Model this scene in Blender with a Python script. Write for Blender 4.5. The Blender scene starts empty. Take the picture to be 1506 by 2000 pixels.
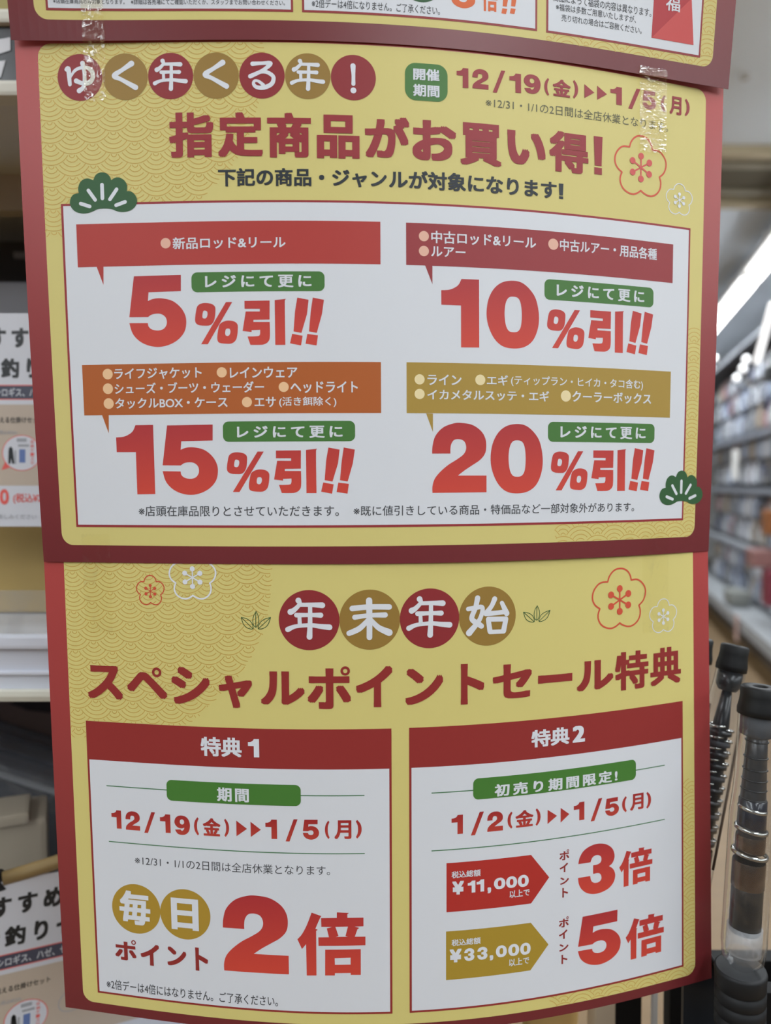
import bpy, bmesh, math, random
import numpy as np
from mathutils import Matrix, Vector
random.seed(7)
SCN = bpy.context.scene
COL = SCN.collection

# ------------------------------------------------------------------ camera, world, light level
cam_d = bpy.data.cameras.new('camera'); cam = bpy.data.objects.new('camera', cam_d); COL.objects.link(cam)
cam.location = (0, 0, 1.45); cam.rotation_euler = (math.radians(88), 0, 0)
cam_d.sensor_fit = 'VERTICAL'; cam_d.sensor_height = 24; cam_d.lens = 18; cam_d.clip_start = .02
cam_d.dof.use_dof = True; cam_d.dof.focus_distance = .445; cam_d.dof.aperture_fstop = 3.3
SCN.camera = cam
SCN.view_settings.view_transform = 'Standard'; SCN.view_settings.look = 'None'
SCN.view_settings.gamma = 1; SCN.view_settings.exposure = 0.17
wd = bpy.data.worlds.new('shop_air'); SCN.world = wd; wd.use_nodes = True
wd.node_tree.nodes['Background'].inputs[0].default_value = (.76, .87, 1, 1)
wd.node_tree.nodes['Background'].inputs[1].default_value = .17
LAMP_W = 16.5          # watts of each ceiling tube fitting
SCN.cycles.max_bounces = 6; SCN.cycles.transparent_max_bounces = 16; SCN.cycles.caustics_reflective = False; SCN.cycles.caustics_refractive = False

# ------------------------------------------------------------------ materials
def lin(c): return tuple((x/255/12.92 if x <= 10 else ((x/255+.055)/1.055)**2.4) for x in c)
MATS = {}
def mat(name, rgb, rough=.55, k=1.0, metal=0, spec=.4, emit=0, noise=0, bump=0):
    if name in MATS: return MATS[name]
    m = bpy.data.materials.new(name); m.use_nodes = True; MATS[name] = m
    nt = m.node_tree; b = nt.nodes['Principled BSDF']
    c = tuple(min(.95, x*k) for x in lin(rgb))
    b.inputs['Base Color'].default_value = (*c, 1); b.inputs['Roughness'].default_value = rough
    b.inputs['Metallic'].default_value = metal; b.inputs['Specular IOR Level'].default_value = spec
    if emit: b.inputs['Emission Color'].default_value = (*c, 1); b.inputs['Emission Strength'].default_value = emit
    if noise or bump:
        n = nt.nodes.new('ShaderNodeTexNoise'); n.inputs['Scale'].default_value = 14; n.inputs['Detail'].default_value = 4
        tc = nt.nodes.new('ShaderNodeTexCoord'); nt.links.new(tc.outputs['Object'], n.inputs['Vector'])
        if noise:
            mx = nt.nodes.new('ShaderNodeMixRGB'); mx.inputs[1].default_value = (*[x*(1-noise) for x in c], 1); mx.inputs[2].default_value = (*[min(1, x*(1+noise)) for x in c], 1)
            nt.links.new(n.outputs['Fac'], mx.inputs[0]); nt.links.new(mx.outputs[0], b.inputs['Base Color'])
        if bump:
            bp = nt.nodes.new('ShaderNodeBump'); bp.inputs['Strength'].default_value = bump; bp.inputs['Distance'].default_value = .002
            nt.links.new(n.outputs['Fac'], bp.inputs['Height']); nt.links.new(bp.outputs[0], b.inputs['Normal'])
    return m
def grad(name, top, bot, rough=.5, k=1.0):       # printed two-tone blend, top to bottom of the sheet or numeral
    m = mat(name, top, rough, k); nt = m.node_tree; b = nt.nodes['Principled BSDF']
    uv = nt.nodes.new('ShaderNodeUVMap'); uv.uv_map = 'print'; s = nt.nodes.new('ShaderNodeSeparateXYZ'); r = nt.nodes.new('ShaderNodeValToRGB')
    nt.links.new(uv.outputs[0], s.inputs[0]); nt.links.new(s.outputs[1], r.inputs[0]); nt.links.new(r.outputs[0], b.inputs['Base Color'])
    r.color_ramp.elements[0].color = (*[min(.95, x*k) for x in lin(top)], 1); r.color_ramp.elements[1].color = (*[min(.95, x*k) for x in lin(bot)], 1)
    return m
KM = 1.06
def pm(n, c, k=KM): return mat(n, c, .5, k, spec=.35)
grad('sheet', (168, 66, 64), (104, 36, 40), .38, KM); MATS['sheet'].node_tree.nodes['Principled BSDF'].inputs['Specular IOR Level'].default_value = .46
grad('grad', (164, 46, 50), (196, 66, 52), .5, KM); grad('gradd', (150, 36, 38), (178, 62, 50), .5, KM)
pm('yellowM', (200, 188, 118)); pm('yellowL', (202, 190, 118)); pm('wave', (190, 158, 82)); pm('white', (204, 207, 213)); pm('ink_white', (208, 211, 218))
pm('discred', (134, 42, 46)); pm('discgold', (142, 112, 52)); pm('discgold2', (164, 132, 48)); pm('greenM', (66, 112, 52)); pm('greenL', (66, 116, 48)); pm('greenD', (46, 86, 50))
pm('redM', (142, 44, 50)); pm('redL', (138, 44, 42)); pm('redU', (140, 48, 50)); pm('orangered', (196, 78, 56)); pm('coral', (196, 84, 80)); pm('orange', (206, 96, 44))
pm('ink_black', (38, 44, 50)); pm('ink_grey', (92, 92, 70)); pm('ink_grey2', (66, 68, 72)); pm('ruleg', (70, 116, 80))
pm('ban5', (166, 56, 50)); pm('ban10', (142, 50, 54)); pm('ban15', (166, 88, 38)); pm('ban20', (160, 132, 58))
pm('dotpink', (216, 170, 150)); pm('dotpeach', (224, 184, 142)); pm('dotcream', (222, 206, 160)); pm('arrowred', (168, 46, 40)); pm('arrowgold', (160, 132, 46))
pm('bagred', (168, 44, 50)); pm('bagred2', (190, 70, 68))
def film(name, amount, rough, scale, tint=(1, 1, 1), white=.0, stretch=(1, 1, 1), dist=.0006, edge=0, lo=.50, hi=.66):
    """thin clear plastic: mostly see-through, part gloss, uneven where it is wrinkled or not stuck down"""
    m = bpy.data.materials.new(name); m.use_nodes = True; MATS[name] = m; nt = m.node_tree; nt.nodes.clear(); N = nt.nodes.new; L = nt.links.new
    out = N('ShaderNodeOutputMaterial'); tr = N('ShaderNodeBsdfTransparent'); tr.inputs[0].default_value = (*tint, 1)
    gl = N('ShaderNodeBsdfGlossy'); gl.inputs['Roughness'].default_value = rough; gl.inputs[0].default_value = (1, 1, 1, 1)
    tc = N('ShaderNodeTexCoord'); mp = N('ShaderNodeMapping'); mp.inputs['Scale'].default_value = stretch; L(tc.outputs['Object'], mp.inputs[0])
    ns = N('ShaderNodeTexNoise'); ns.inputs['Scale'].default_value = scale; ns.inputs['Detail'].default_value = 5; ns.inputs['Distortion'].default_value = 1.2; L(mp.outputs[0], ns.inputs[0])
    bp = N('ShaderNodeBump'); bp.inputs['Strength'].default_value = .9; bp.inputs['Distance'].default_value = dist; L(ns.outputs['Fac'], bp.inputs['Height']); L(bp.outputs[0], gl.inputs['Normal'])
    rp = N('ShaderNodeValToRGB'); rp.color_ramp.elements[0].position = lo; rp.color_ramp.elements[1].position = hi
    rp.color_ramp.elements[0].color = (amount*.12,)*3+(1,); rp.color_ramp.elements[1].color = (amount,)*3+(1,); L(ns.outputs['Fac'], rp.inputs[0])
    fac = rp.outputs[0]
    if edge:
        lw = N('ShaderNodeLayerWeight'); lw.inputs[0].default_value = .35; pw = N('ShaderNodeMath'); pw.operation = 'POWER'; pw.inputs[1].default_value = 2.0; L(lw.outputs['Facing'], pw.inputs[0])
        ml = N('ShaderNodeMath'); ml.operation = 'MULTIPLY_ADD'; ml.inputs[1].default_value = edge; ml.use_clamp = True; L(pw.outputs[0], ml.inputs[0]); L(fac, ml.inputs[2]); fac = ml.outputs[0]
    mx = N('ShaderNodeMixShader'); L(fac, mx.inputs[0]); L(tr.outputs[0], mx.inputs[1]); L(gl.outputs[0], mx.inputs[2])
    last = mx
    if white:
        df = N('ShaderNodeBsdfDiffuse'); df.inputs[0].default_value = (.8, .82, .85, 1); m2 = N('ShaderNodeMixShader'); m2.inputs[0].default_value = white
        L(mx.outputs[0], m2.inputs[1]); L(df.outputs[0], m2.inputs[2]); last = m2
    L(last.outputs[0], out.inputs[0]); return m
film('tape', .48, .10, 420, (.98, .95, .82), 0, (.5, 1, 2.0), .0011, lo=.54, hi=.62)
film('tape_crinkle', .36, .12, 380, (.98, .95, .84), 0, (1, 1, 1), .0010, lo=.55, hi=.62)
film('tape_flat', .08, .2, 120, (.99, .985, .96), .0)
film('clear_tube', .12, .08, 40, (.93, .94, .95), .02, edge=.85)
film('clear_case', .30, .2, 30, (.74, .76, .80), .10)
film('milky_wrap', .2, .3, 60, (.8, .8, .8), .25)
film('clear_guard', .14, .1, 12, (.93, .93, .92), .10)

# ------------------------------------------------------------------ object helpers
def tag(o, label, cat, group=None, kind=None):
    if label: o['label'] = label
    if cat: o['category'] = cat
    if group: o['group'] = group
    if kind: o['kind'] = kind
    return o
def thing(name, loc, label, cat, group=None):
    o = bpy.data.objects.new(name, None); o.empty_display_size = .02; o.location = loc; COL.objects.link(o); return tag(o, label, cat, group)
def link_mesh(name, bm, mats, parent=None, smooth=False, label=None):
    me = bpy.data.meshes.new(name); bm.to_mesh(me); bm.free()
    for m in (mats if isinstance(mats, (list, tuple)) else [mats]): me.materials.append(MATS[m] if isinstance(m, str) else m)
    if smooth:
        for p in me.polygons: p.use_smooth = True
    o = bpy.data.objects.new(name, me); COL.objects.link(o)
    if parent: o.parent = parent
    if label: o['label'] = label
    return o
def struct(name, bm, m, label): 
    o = link_mesh(name, bm, m); o['kind'] = 'structure'; o['label'] = label; o['category'] = name.split('_')[0]; return o
def add_box(bm, lo, hi, bev=0, rot=None):
    lo, hi = Vector(lo), Vector(hi); r = bmesh.ops.create_cube(bm, size=1); vs = r['verts']
    bmesh.ops.scale(bm, vec=hi-lo, verts=vs); 
    if bev:
        es = {e for v in vs for e in v.link_edges}; b = bmesh.ops.bevel(bm, geom=list(es), offset=bev, segments=2, affect='EDGES', profile=.7); vs = list({v for f in b['faces'] for v in f.verts} | {v for v in vs if v.is_valid})
    if rot: bmesh.ops.rotate(bm, cent=(0, 0, 0), matrix=rot.to_3x3(), verts=vs)
    bmesh.ops.translate(bm, vec=(lo+hi)/2, verts=vs); return vs
def box(name, lo, hi, m, parent=None, bev=.001, label=None, rot=None):
    o0 = parent.location if parent and parent.parent is None else Vector((0, 0, 0)); bm = bmesh.new(); add_box(bm, Vector(lo)-o0, Vector(hi)-o0, bev, rot); return link_mesh(name, bm, m, parent, label=label)
def lathe(bm, prof, seg=28, axis=None):
    """prof: (radius, height) list revolved about z, then mapped by axis matrix"""
    M = axis or Matrix(); rings = []
    for r, z in prof: rings.append([bm.verts.new(M @ Vector((r*math.cos(2*math.pi*i/seg), r*math.sin(2*math.pi*i/seg), z))) for i in range(seg)])
    for a, b in zip(rings, rings[1:]):
        for i in range(seg): bm.faces.new((a[i], a[(i+1) % seg], b[(i+1) % seg], b[i]))
    return rings
def torus(bm, M, R, r, seg=24, ring=8):
    V = [[bm.verts.new(M @ Vector(((R+r*math.cos(2*math.pi*j/ring))*math.cos(2*math.pi*i/seg), (R+r*math.cos(2*math.pi*j/ring))*math.sin(2*math.pi*i/seg), r*math.sin(2*math.pi*j/ring)))) for j in range(ring)] for i in range(seg)]
    for i in range(seg):
        for j in range(ring): bm.faces.new((V[i][j], V[(i+1) % seg][j], V[(i+1) % seg][(j+1) % ring], V[i][(j+1) % ring]))
def tube(bm, pts, r, seg=10):
    pts = [Vector(p) for p in pts]; prev = None; rs = r if isinstance(r, (list, tuple)) else [r]*len(pts); rings = []
    for i, p in enumerate(pts):
        t = (pts[min(i+1, len(pts)-1)]-pts[max(i-1, 0)]).normalized(); u = t.cross(Vector((0, 1, .01))).normalized(); w = t.cross(u)
        rings.append([bm.verts.new(p+rs[i]*(math.cos(2*math.pi*k/seg)*u+math.sin(2*math.pi*k/seg)*w)) for k in range(seg)])
    for a, b in zip(rings, rings[1:]):
        for k in range(seg): bm.faces.new((a[k], a[(k+1) % seg], b[(k+1) % seg], b[k]))
    bm.faces.new(rings[0]); bm.faces.new(rings[-1])

# ------------------------------------------------------------------ printed matter: shapes are laid out in millimetres on the sheet
SURF = {'M': {'O': [0.0, 0.430056, 1.434982], 'ex': [0.999991, 0.000148, 0.004233], 'd': [0.00423, 0.013922, -0.999894], 'ez': [-0.000207, 0.999903, 0.013921], 'sc': 1.0, 'a': [15.4685, 47.9555, 7.6453, -8.2163], 'b': [-9.3145, 17.1681, 2.4664], 'c': [6.8482, 0.5252]}, 'L': {'O': [0.0, 0.430849, 1.434954], 'ex': [0.999992, 0.000142, 0.004079], 'd': [0.004073, 0.026998, -0.999627], 'ez': [-0.000252, 0.999635, 0.026997], 'sc': 1.0, 'a': [17.2915, 50.2856, 5.7155, -8.5372], 'b': [-8.5352, -4.8444, -2.0992], 'c': [2.8279, -0.994]}, 'U': {'O': [0.0, 0.428626, 1.435032], 'ex': [0.999944, 0.000369, 0.010576], 'd': [0.010581, -0.016633, -0.999806], 'ez': [-0.000193, 0.999862, -0.016636], 'sc': 1.0, 'a': [18.1879, 73.844, 1.0673, -11.3843], 'b': [-7.2871, 47.8092, -5.1555], 'c': [-3.4994, -1.3068]}}
GLYPHS = {'5':(0.83,[[[0.104,0.006,1],[0.924,0.0,1],[0.918,0.226,1],[0.354,0.233,1],[0.339,0.354,1],[0.44,0.325],[0.584,0.321],[0.766,0.359],[0.907,0.451],[0.987,0.567],[1.0,0.682],[0.963,0.797],[0.855,0.9],[0.696,0.971],[0.51,1.0],[0.325,0.976],[0.168,0.911],[0.053,0.804],[0.0,0.658,1],[0.328,0.663,1],[0.342,0.714],[0.399,0.753],[0.504,0.769],[0.597,0.75],[0.651,0.698],[0.661,0.635],[0.634,0.579],[0.564,0.54],[0.472,0.534],[0.393,0.547],[0.334,0.578,1],[0.003,0.574,1]]]),'1':(0.566,[[[0.529,0.001,1],[0.998,0.0,1],[1.0,0.996,1],[0.516,1.0,1],[0.516,0.388,1],[0.001,0.386,1],[0.0,0.174,1],[0.23,0.161],[0.435,0.097]]]),'2':(0.805,[[[0.0,0.439,1],[0.009,0.327],[0.06,0.188],[0.193,0.071],[0.371,0.012],[0.52,0.0],[0.731,0.027],[0.898,0.115],[0.981,0.232],[0.993,0.361],[0.96,0.455],[0.868,0.537],[0.731,0.608],[0.595,0.678],[0.469,0.754,1],[1.0,0.756,1],[1.0,0.997,1],[0.005,1.0,1],[0.005,0.909],[0.043,0.804],[0.132,0.711],[0.281,0.607],[0.445,0.525],[0.565,0.455],[0.616,0.385],[0.616,0.315],[0.574,0.256],[0.49,0.233],[0.4,0.245],[0.347,0.304],[0.332,0.374],[0.332,0.439,1]]]),'0':(0.808,[[[0.492,0.0],[0.672,0.024],[0.831,0.122],[0.944,0.263],[1.0,0.488],[0.979,0.69],[0.883,0.868],[0.723,0.969],[0.508,1.0],[0.299,0.97],[0.144,0.863],[0.037,0.687],[0.0,0.5],[0.036,0.29],[0.143,0.127],[0.297,0.032]],[[0.499,0.235],[0.594,0.253],[0.647,0.335],[0.667,0.5],[0.649,0.665],[0.595,0.741],[0.507,0.759],[0.416,0.74],[0.36,0.653],[0.338,0.489],[0.359,0.336],[0.415,0.254]]]),'3':(0.832,[[[0.005,0.343,1],[0.04,0.221],[0.136,0.102],[0.287,0.032],[0.462,0.0],[0.638,0.011],[0.794,0.06],[0.918,0.147],[0.975,0.253],[0.976,0.352],[0.92,0.443],[0.83,0.492,1],[0.931,0.552],[0.988,0.634],[1.0,0.727],[0.955,0.836],[0.844,0.927],[0.688,0.979],[0.512,1.0],[0.358,0.987],[0.206,0.936],[0.087,0.847],[0.022,0.74],[0.0,0.618,1],[0.323,0.62,1],[0.339,0.692],[0.379,0.747],[0.455,0.777],[0.543,0.774],[0.609,0.737],[0.624,0.682],[0.597,0.621],[0.531,0.59],[0.4,0.589,1],[0.399,0.417,1],[0.519,0.413],[0.596,0.382],[0.622,0.329],[0.606,0.269],[0.54,0.231],[0.452,0.227],[0.376,0.263],[0.328,0.347,1]]]),'9':(0.8,[[[0.034,0.748,1],[0.391,0.72,1],[0.471,0.785],[0.586,0.729],[0.632,0.617,1],[0.46,0.664],[0.253,0.636],[0.069,0.505],[0.011,0.336],[0.092,0.14],[0.276,0.028],[0.494,0.0],[0.759,0.056],[0.931,0.224],[1.0,0.486],[0.92,0.785],[0.713,0.953],[0.46,1.0],[0.195,0.944]],[[0.494,0.196],[0.598,0.234],[0.632,0.327],[0.598,0.421],[0.494,0.458],[0.391,0.421],[0.356,0.327],[0.391,0.234]]]),'/':(0.55,[[[0.68,0,1],[1,0,1],[0.32,1,1],[0,1,1]]]),'(':(0.24,[[[0.75,0,1],[1,0.08,1],[0.7,0.28],[0.62,0.5],[0.7,0.72],[1,0.92,1],[0.75,1,1],[0.2,0.78],[0,0.5],[0.2,0.22]]]),')':(0.24,[[[0.8,0.22],[1,0.5],[0.8,0.78],[0.25,1,1],[0,0.92,1],[0.30000000000000004,0.72],[0.38,0.5],[0.30000000000000004,0.28],[0,0.08,1],[0.25,0,1]]]),'ex':(0.25,[[[0,0,1],[1,0,1],[0.9,0.77,1],[0.12,0.77,1]],[[0.08,0.82,1],[0.94,0.82,1],[0.94,1,1],[0.08,1,1]]]),'>':(0.7,[[[0,0,1],[1,0.5,1],[0,1,1]]]),'off':(2.733,[[[0.064,0.095],[0.122,0.107],[0.155,0.164],[0.16,0.264],[0.15,0.451],[0.12,0.553],[0.072,0.566],[0.025,0.548],[0.0,0.475],[0.006,0.288],[0.022,0.149]],[[0.075,0.251],[0.094,0.271],[0.098,0.324],[0.091,0.392],[0.077,0.416],[0.059,0.4],[0.058,0.338],[0.064,0.269]],[[0.243,0.081,1],[0.292,0.082,1],[0.096,0.955,1],[0.043,0.953,1]],[[0.243,0.47],[0.296,0.478],[0.328,0.536],[0.333,0.645],[0.321,0.848],[0.287,0.94],[0.235,0.948],[0.184,0.921],[0.171,0.827],[0.181,0.639],[0.196,0.531]],[[0.252,0.633],[0.269,0.643],[0.275,0.696],[0.268,0.761],[0.253,0.789],[0.236,0.767],[0.234,0.704],[0.24,0.648]],[[0.387,0.061,1],[0.582,0.059,1],[0.58,0.455,1],[0.455,0.458,1],[0.455,0.502,1],[0.581,0.505,1],[0.581,0.808],[0.567,0.917],[0.532,0.973],[0.485,0.981],[0.429,0.979,1],[0.408,0.804,1],[0.486,0.799],[0.504,0.759],[0.506,0.666,1],[0.44,0.673,1],[0.44,0.711,1],[0.37,0.687,1],[0.396,0.282,1],[0.505,0.285,1],[0.505,0.229,1],[0.387,0.226,1]],[[0.621,0.051,1],[0.707,0.043,1],[0.699,0.108],[0.7,0.985,1],[0.622,0.984,1]],[[0.795,0.0,1],[0.882,0.047,1],[0.869,0.343,1],[0.825,0.737,1],[0.764,0.705,1],[0.777,0.28,1]],[[0.753,0.755,1],[0.834,0.796,1],[0.821,0.999,1],[0.736,0.954,1]],[[0.914,0.0,1],[1.0,0.047,1],[0.984,0.343,1],[0.943,0.737,1],[0.883,0.706,1],[0.898,0.281,1]],[[0.87,0.759,1],[0.952,0.787,1],[0.941,1.0,1],[0.856,0.962,1]]]),'bai':(1.018,[[[0.214,0.008,1],[0.368,0.065,1],[0.344,0.079],[0.267,0.259,1],[0.302,0.275,1],[0.278,0.293,1],[0.275,0.996,1],[0.131,1.0,1],[0.128,0.505,1],[0.066,0.584,1],[0.0,0.432,1],[0.069,0.349],[0.143,0.202]],[[0.435,0.253,1],[0.51,0.228,1],[0.355,0.228,1],[0.352,0.092,1],[0.583,0.086,1],[0.584,0.0,1],[0.762,0.009,1],[0.738,0.029,1],[0.738,0.085,1],[0.973,0.084,1],[0.972,0.219,1],[0.845,0.223,1],[0.912,0.244,1],[0.884,0.264,1],[0.844,0.381,1],[1.0,0.381,1],[0.999,0.516,1],[0.311,0.528,1],[0.309,0.394,1],[0.466,0.39,1]],[[0.561,0.226,1],[0.745,0.222,1],[0.708,0.369,1],[0.743,0.381,1],[0.565,0.384,1],[0.605,0.369,1]],[[0.408,0.586,1],[0.93,0.576,1],[0.928,0.983,1],[0.78,0.981,1],[0.781,0.951,1],[0.547,0.955,1],[0.546,0.991,1],[0.403,0.993,1]],[[0.546,0.719,1],[0.781,0.71,1],[0.78,0.818,1],[0.548,0.822,1]]]),'pine':(1.737,[[[0.0,0.754],[0.015,0.621],[0.058,0.53],[0.138,0.495,1],[0.133,0.374],[0.161,0.241],[0.219,0.159],[0.29,0.142],[0.36,0.19,1],[0.393,0.074],[0.444,0.014],[0.505,0.0],[0.565,0.031],[0.609,0.108],[0.628,0.196,1],[0.685,0.141],[0.745,0.135],[0.815,0.2],[0.858,0.319],[0.856,0.478,1],[0.911,0.484],[0.966,0.55],[1.0,0.66],[1.0,0.77],[0.966,0.877],[0.894,0.959],[0.792,0.991],[0.701,0.967],[0.62,0.91],[0.519,0.893],[0.417,0.902],[0.344,0.953],[0.272,0.992],[0.18,1.0],[0.089,0.959],[0.03,0.873]]]),'plum':(1.042,[[[0.277,0.209,1],[0.304,0.124],[0.366,0.044],[0.447,0.0],[0.561,0.0],[0.651,0.048],[0.703,0.124],[0.723,0.204,1],[0.833,0.2],[0.925,0.253],[0.992,0.349],[1.0,0.459],[0.955,0.571],[0.871,0.648,1],[0.898,0.728],[0.887,0.84],[0.829,0.931],[0.738,0.986],[0.648,0.991],[0.557,0.958],[0.502,0.921,1],[0.43,0.973],[0.342,1.0],[0.241,0.979],[0.153,0.918],[0.105,0.826],[0.102,0.739],[0.133,0.653,1],[0.052,0.593],[0.005,0.511],[0.0,0.414],[0.033,0.323],[0.1,0.244],[0.174,0.21]]])}
STROKES = {'needles':[[[0.163,0.757,0.026],[0.296,0.833,0.026]],[[0.284,0.438,0.026],[0.381,0.674,0.026]],[[0.49,0.307,0.027],[0.49,0.639,0.027]],[[0.705,0.427,0.026],[0.601,0.669,0.026]],[[0.826,0.741,0.026],[0.691,0.819,0.026]]],'stamen':[[[0.502,0.528,0.013],[0.502,0.335,0.013]],[[0.502,0.528,0.013],[0.665,0.431,0.013]],[[0.502,0.528,0.013],[0.663,0.625,0.013]],[[0.502,0.528,0.013],[0.501,0.723,0.013]],[[0.502,0.528,0.013],[0.339,0.626,0.013]],[[0.502,0.528,0.013],[0.337,0.431,0.013]],[[0.502,0.335,0.054],[0.502,0.335,0.054]],[[0.665,0.431,0.055],[0.666,0.431,0.055]],[[0.663,0.625,0.055],[0.664,0.625,0.055]],[[0.501,0.723,0.055],[0.502,0.723,0.055]],[[0.339,0.626,0.054],[0.339,0.626,0.054]],[[0.337,0.431,0.054],[0.338,0.431,0.054]]],'yu':[[[0.205,0.329,0.044],[0.246,0.315,0.053],[0.26,0.496,0.046],[0.271,0.647,0.041]],[[0.276,0.52,0.019],[0.373,0.37,0.032],[0.496,0.302,0.036],[0.654,0.293,0.041],[0.761,0.359,0.046],[0.79,0.469,0.046],[0.748,0.577,0.049],[0.656,0.63,0.049],[0.535,0.621,0.044],[0.415,0.573,0.053]],[[0.567,0.199,0.053],[0.594,0.362,0.039],[0.602,0.571,0.044],[0.568,0.71,0.044],[0.473,0.785,0.054]]],'ku':[[[0.646,0.222,0.063],[0.444,0.351,0.046],[0.259,0.476,0.058],[0.415,0.561,0.044],[0.727,0.734,0.058]]],'toshi':[[[0.329,0.173,0.048],[0.345,0.237,0.034],[0.259,0.329,0.041],[0.198,0.363,0.051]],[[0.345,0.244,0.034],[0.526,0.244,0.036],[0.719,0.253,0.048]],[[0.294,0.416,0.039],[0.523,0.414,0.034],[0.692,0.417,0.043]],[[0.342,0.412,0.031],[0.347,0.564,0.034]],[[0.149,0.655,0.044],[0.278,0.603,0.034],[0.515,0.583,0.034],[0.689,0.604,0.041],[0.834,0.618,0.048]],[[0.521,0.25,0.034],[0.516,0.555,0.039],[0.505,0.777,0.048]]],'ru':[[[0.295,0.248,0.048],[0.498,0.235,0.038],[0.69,0.238,0.048],[0.521,0.388,0.041],[0.244,0.519,0.048]],[[0.244,0.519,0.043],[0.425,0.436,0.036],[0.593,0.423,0.041],[0.736,0.505,0.043],[0.752,0.599,0.046],[0.698,0.694,0.048],[0.542,0.762,0.048],[0.386,0.755,0.043],[0.315,0.685,0.036],[0.339,0.618,0.031],[0.423,0.625,0.031],[0.53,0.707,0.038]]],'bang':[[[0.491,0.247,0.058],[0.5,0.45,0.041],[0.499,0.642,0.044]],[[0.498,0.785,0.065],[0.499,0.785,0.065]]],'sue':[[[0.215,0.31,0.047],[0.491,0.287,0.045],[0.82,0.292,0.047]],[[0.254,0.456,0.042],[0.49,0.428,0.037],[0.753,0.424,0.045]],[[0.491,0.181,0.052],[0.495,0.566,0.047],[0.493,0.792,0.047]],[[0.477,0.499,0.037],[0.331,0.643,0.047],[0.16,0.721,0.045]],[[0.516,0.5,0.037],[0.647,0.635,0.047],[0.818,0.718,0.058]]],'hajime':[[[0.32,0.188,0.047],[0.284,0.348,0.042],[0.22,0.529,0.044],[0.332,0.62,0.047],[0.388,0.663,0.045]],[[0.159,0.365,0.039],[0.27,0.353,0.039],[0.404,0.353,0.039],[0.354,0.554,0.039],[0.174,0.77,0.055]],[[0.62,0.214,0.045],[0.564,0.333,0.04],[0.466,0.45,0.045]],[[0.466,0.458,0.042],[0.664,0.451,0.04],[0.806,0.439,0.04]],[[0.749,0.287,0.037],[0.835,0.467,0.049]],[[0.508,0.56,0.042],[0.537,0.751,0.045]],[[0.508,0.552,0.042],[0.821,0.562,0.043]],[[0.821,0.562,0.043],[0.779,0.764,0.046]],[[0.537,0.77,0.037],[0.779,0.772,0.037]]],'sprig':[[[0.511,-0.01,0.011],[0.576,0.233,0.011],[0.599,0.519,0.011],[0.563,0.764,0.011],[0.494,0.895,0.011],[0.418,0.767,0.011],[0.395,0.523,0.011],[0.432,0.236,0.011],[0.511,-0.01,0.011]],[[0.502,0.091,0.011],[0.494,0.866,0.011]],[[0.005,0.345,0.011],[0.201,0.427,0.011],[0.352,0.639,0.011],[0.399,0.983,0.011],[0.212,0.944,0.011],[0.078,0.731,0.011],[0.005,0.345,0.011]],[[0.005,0.345,0.011],[0.399,0.983,0.011]],[[0.998,0.327,0.011],[0.795,0.43,0.011],[0.64,0.633,0.011],[0.578,0.979,0.011],[0.773,0.932,0.011],[0.91,0.715,0.011],[0.998,0.327,0.011]],[[0.998,0.327,0.011],[0.578,0.979,0.011]]]}
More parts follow.
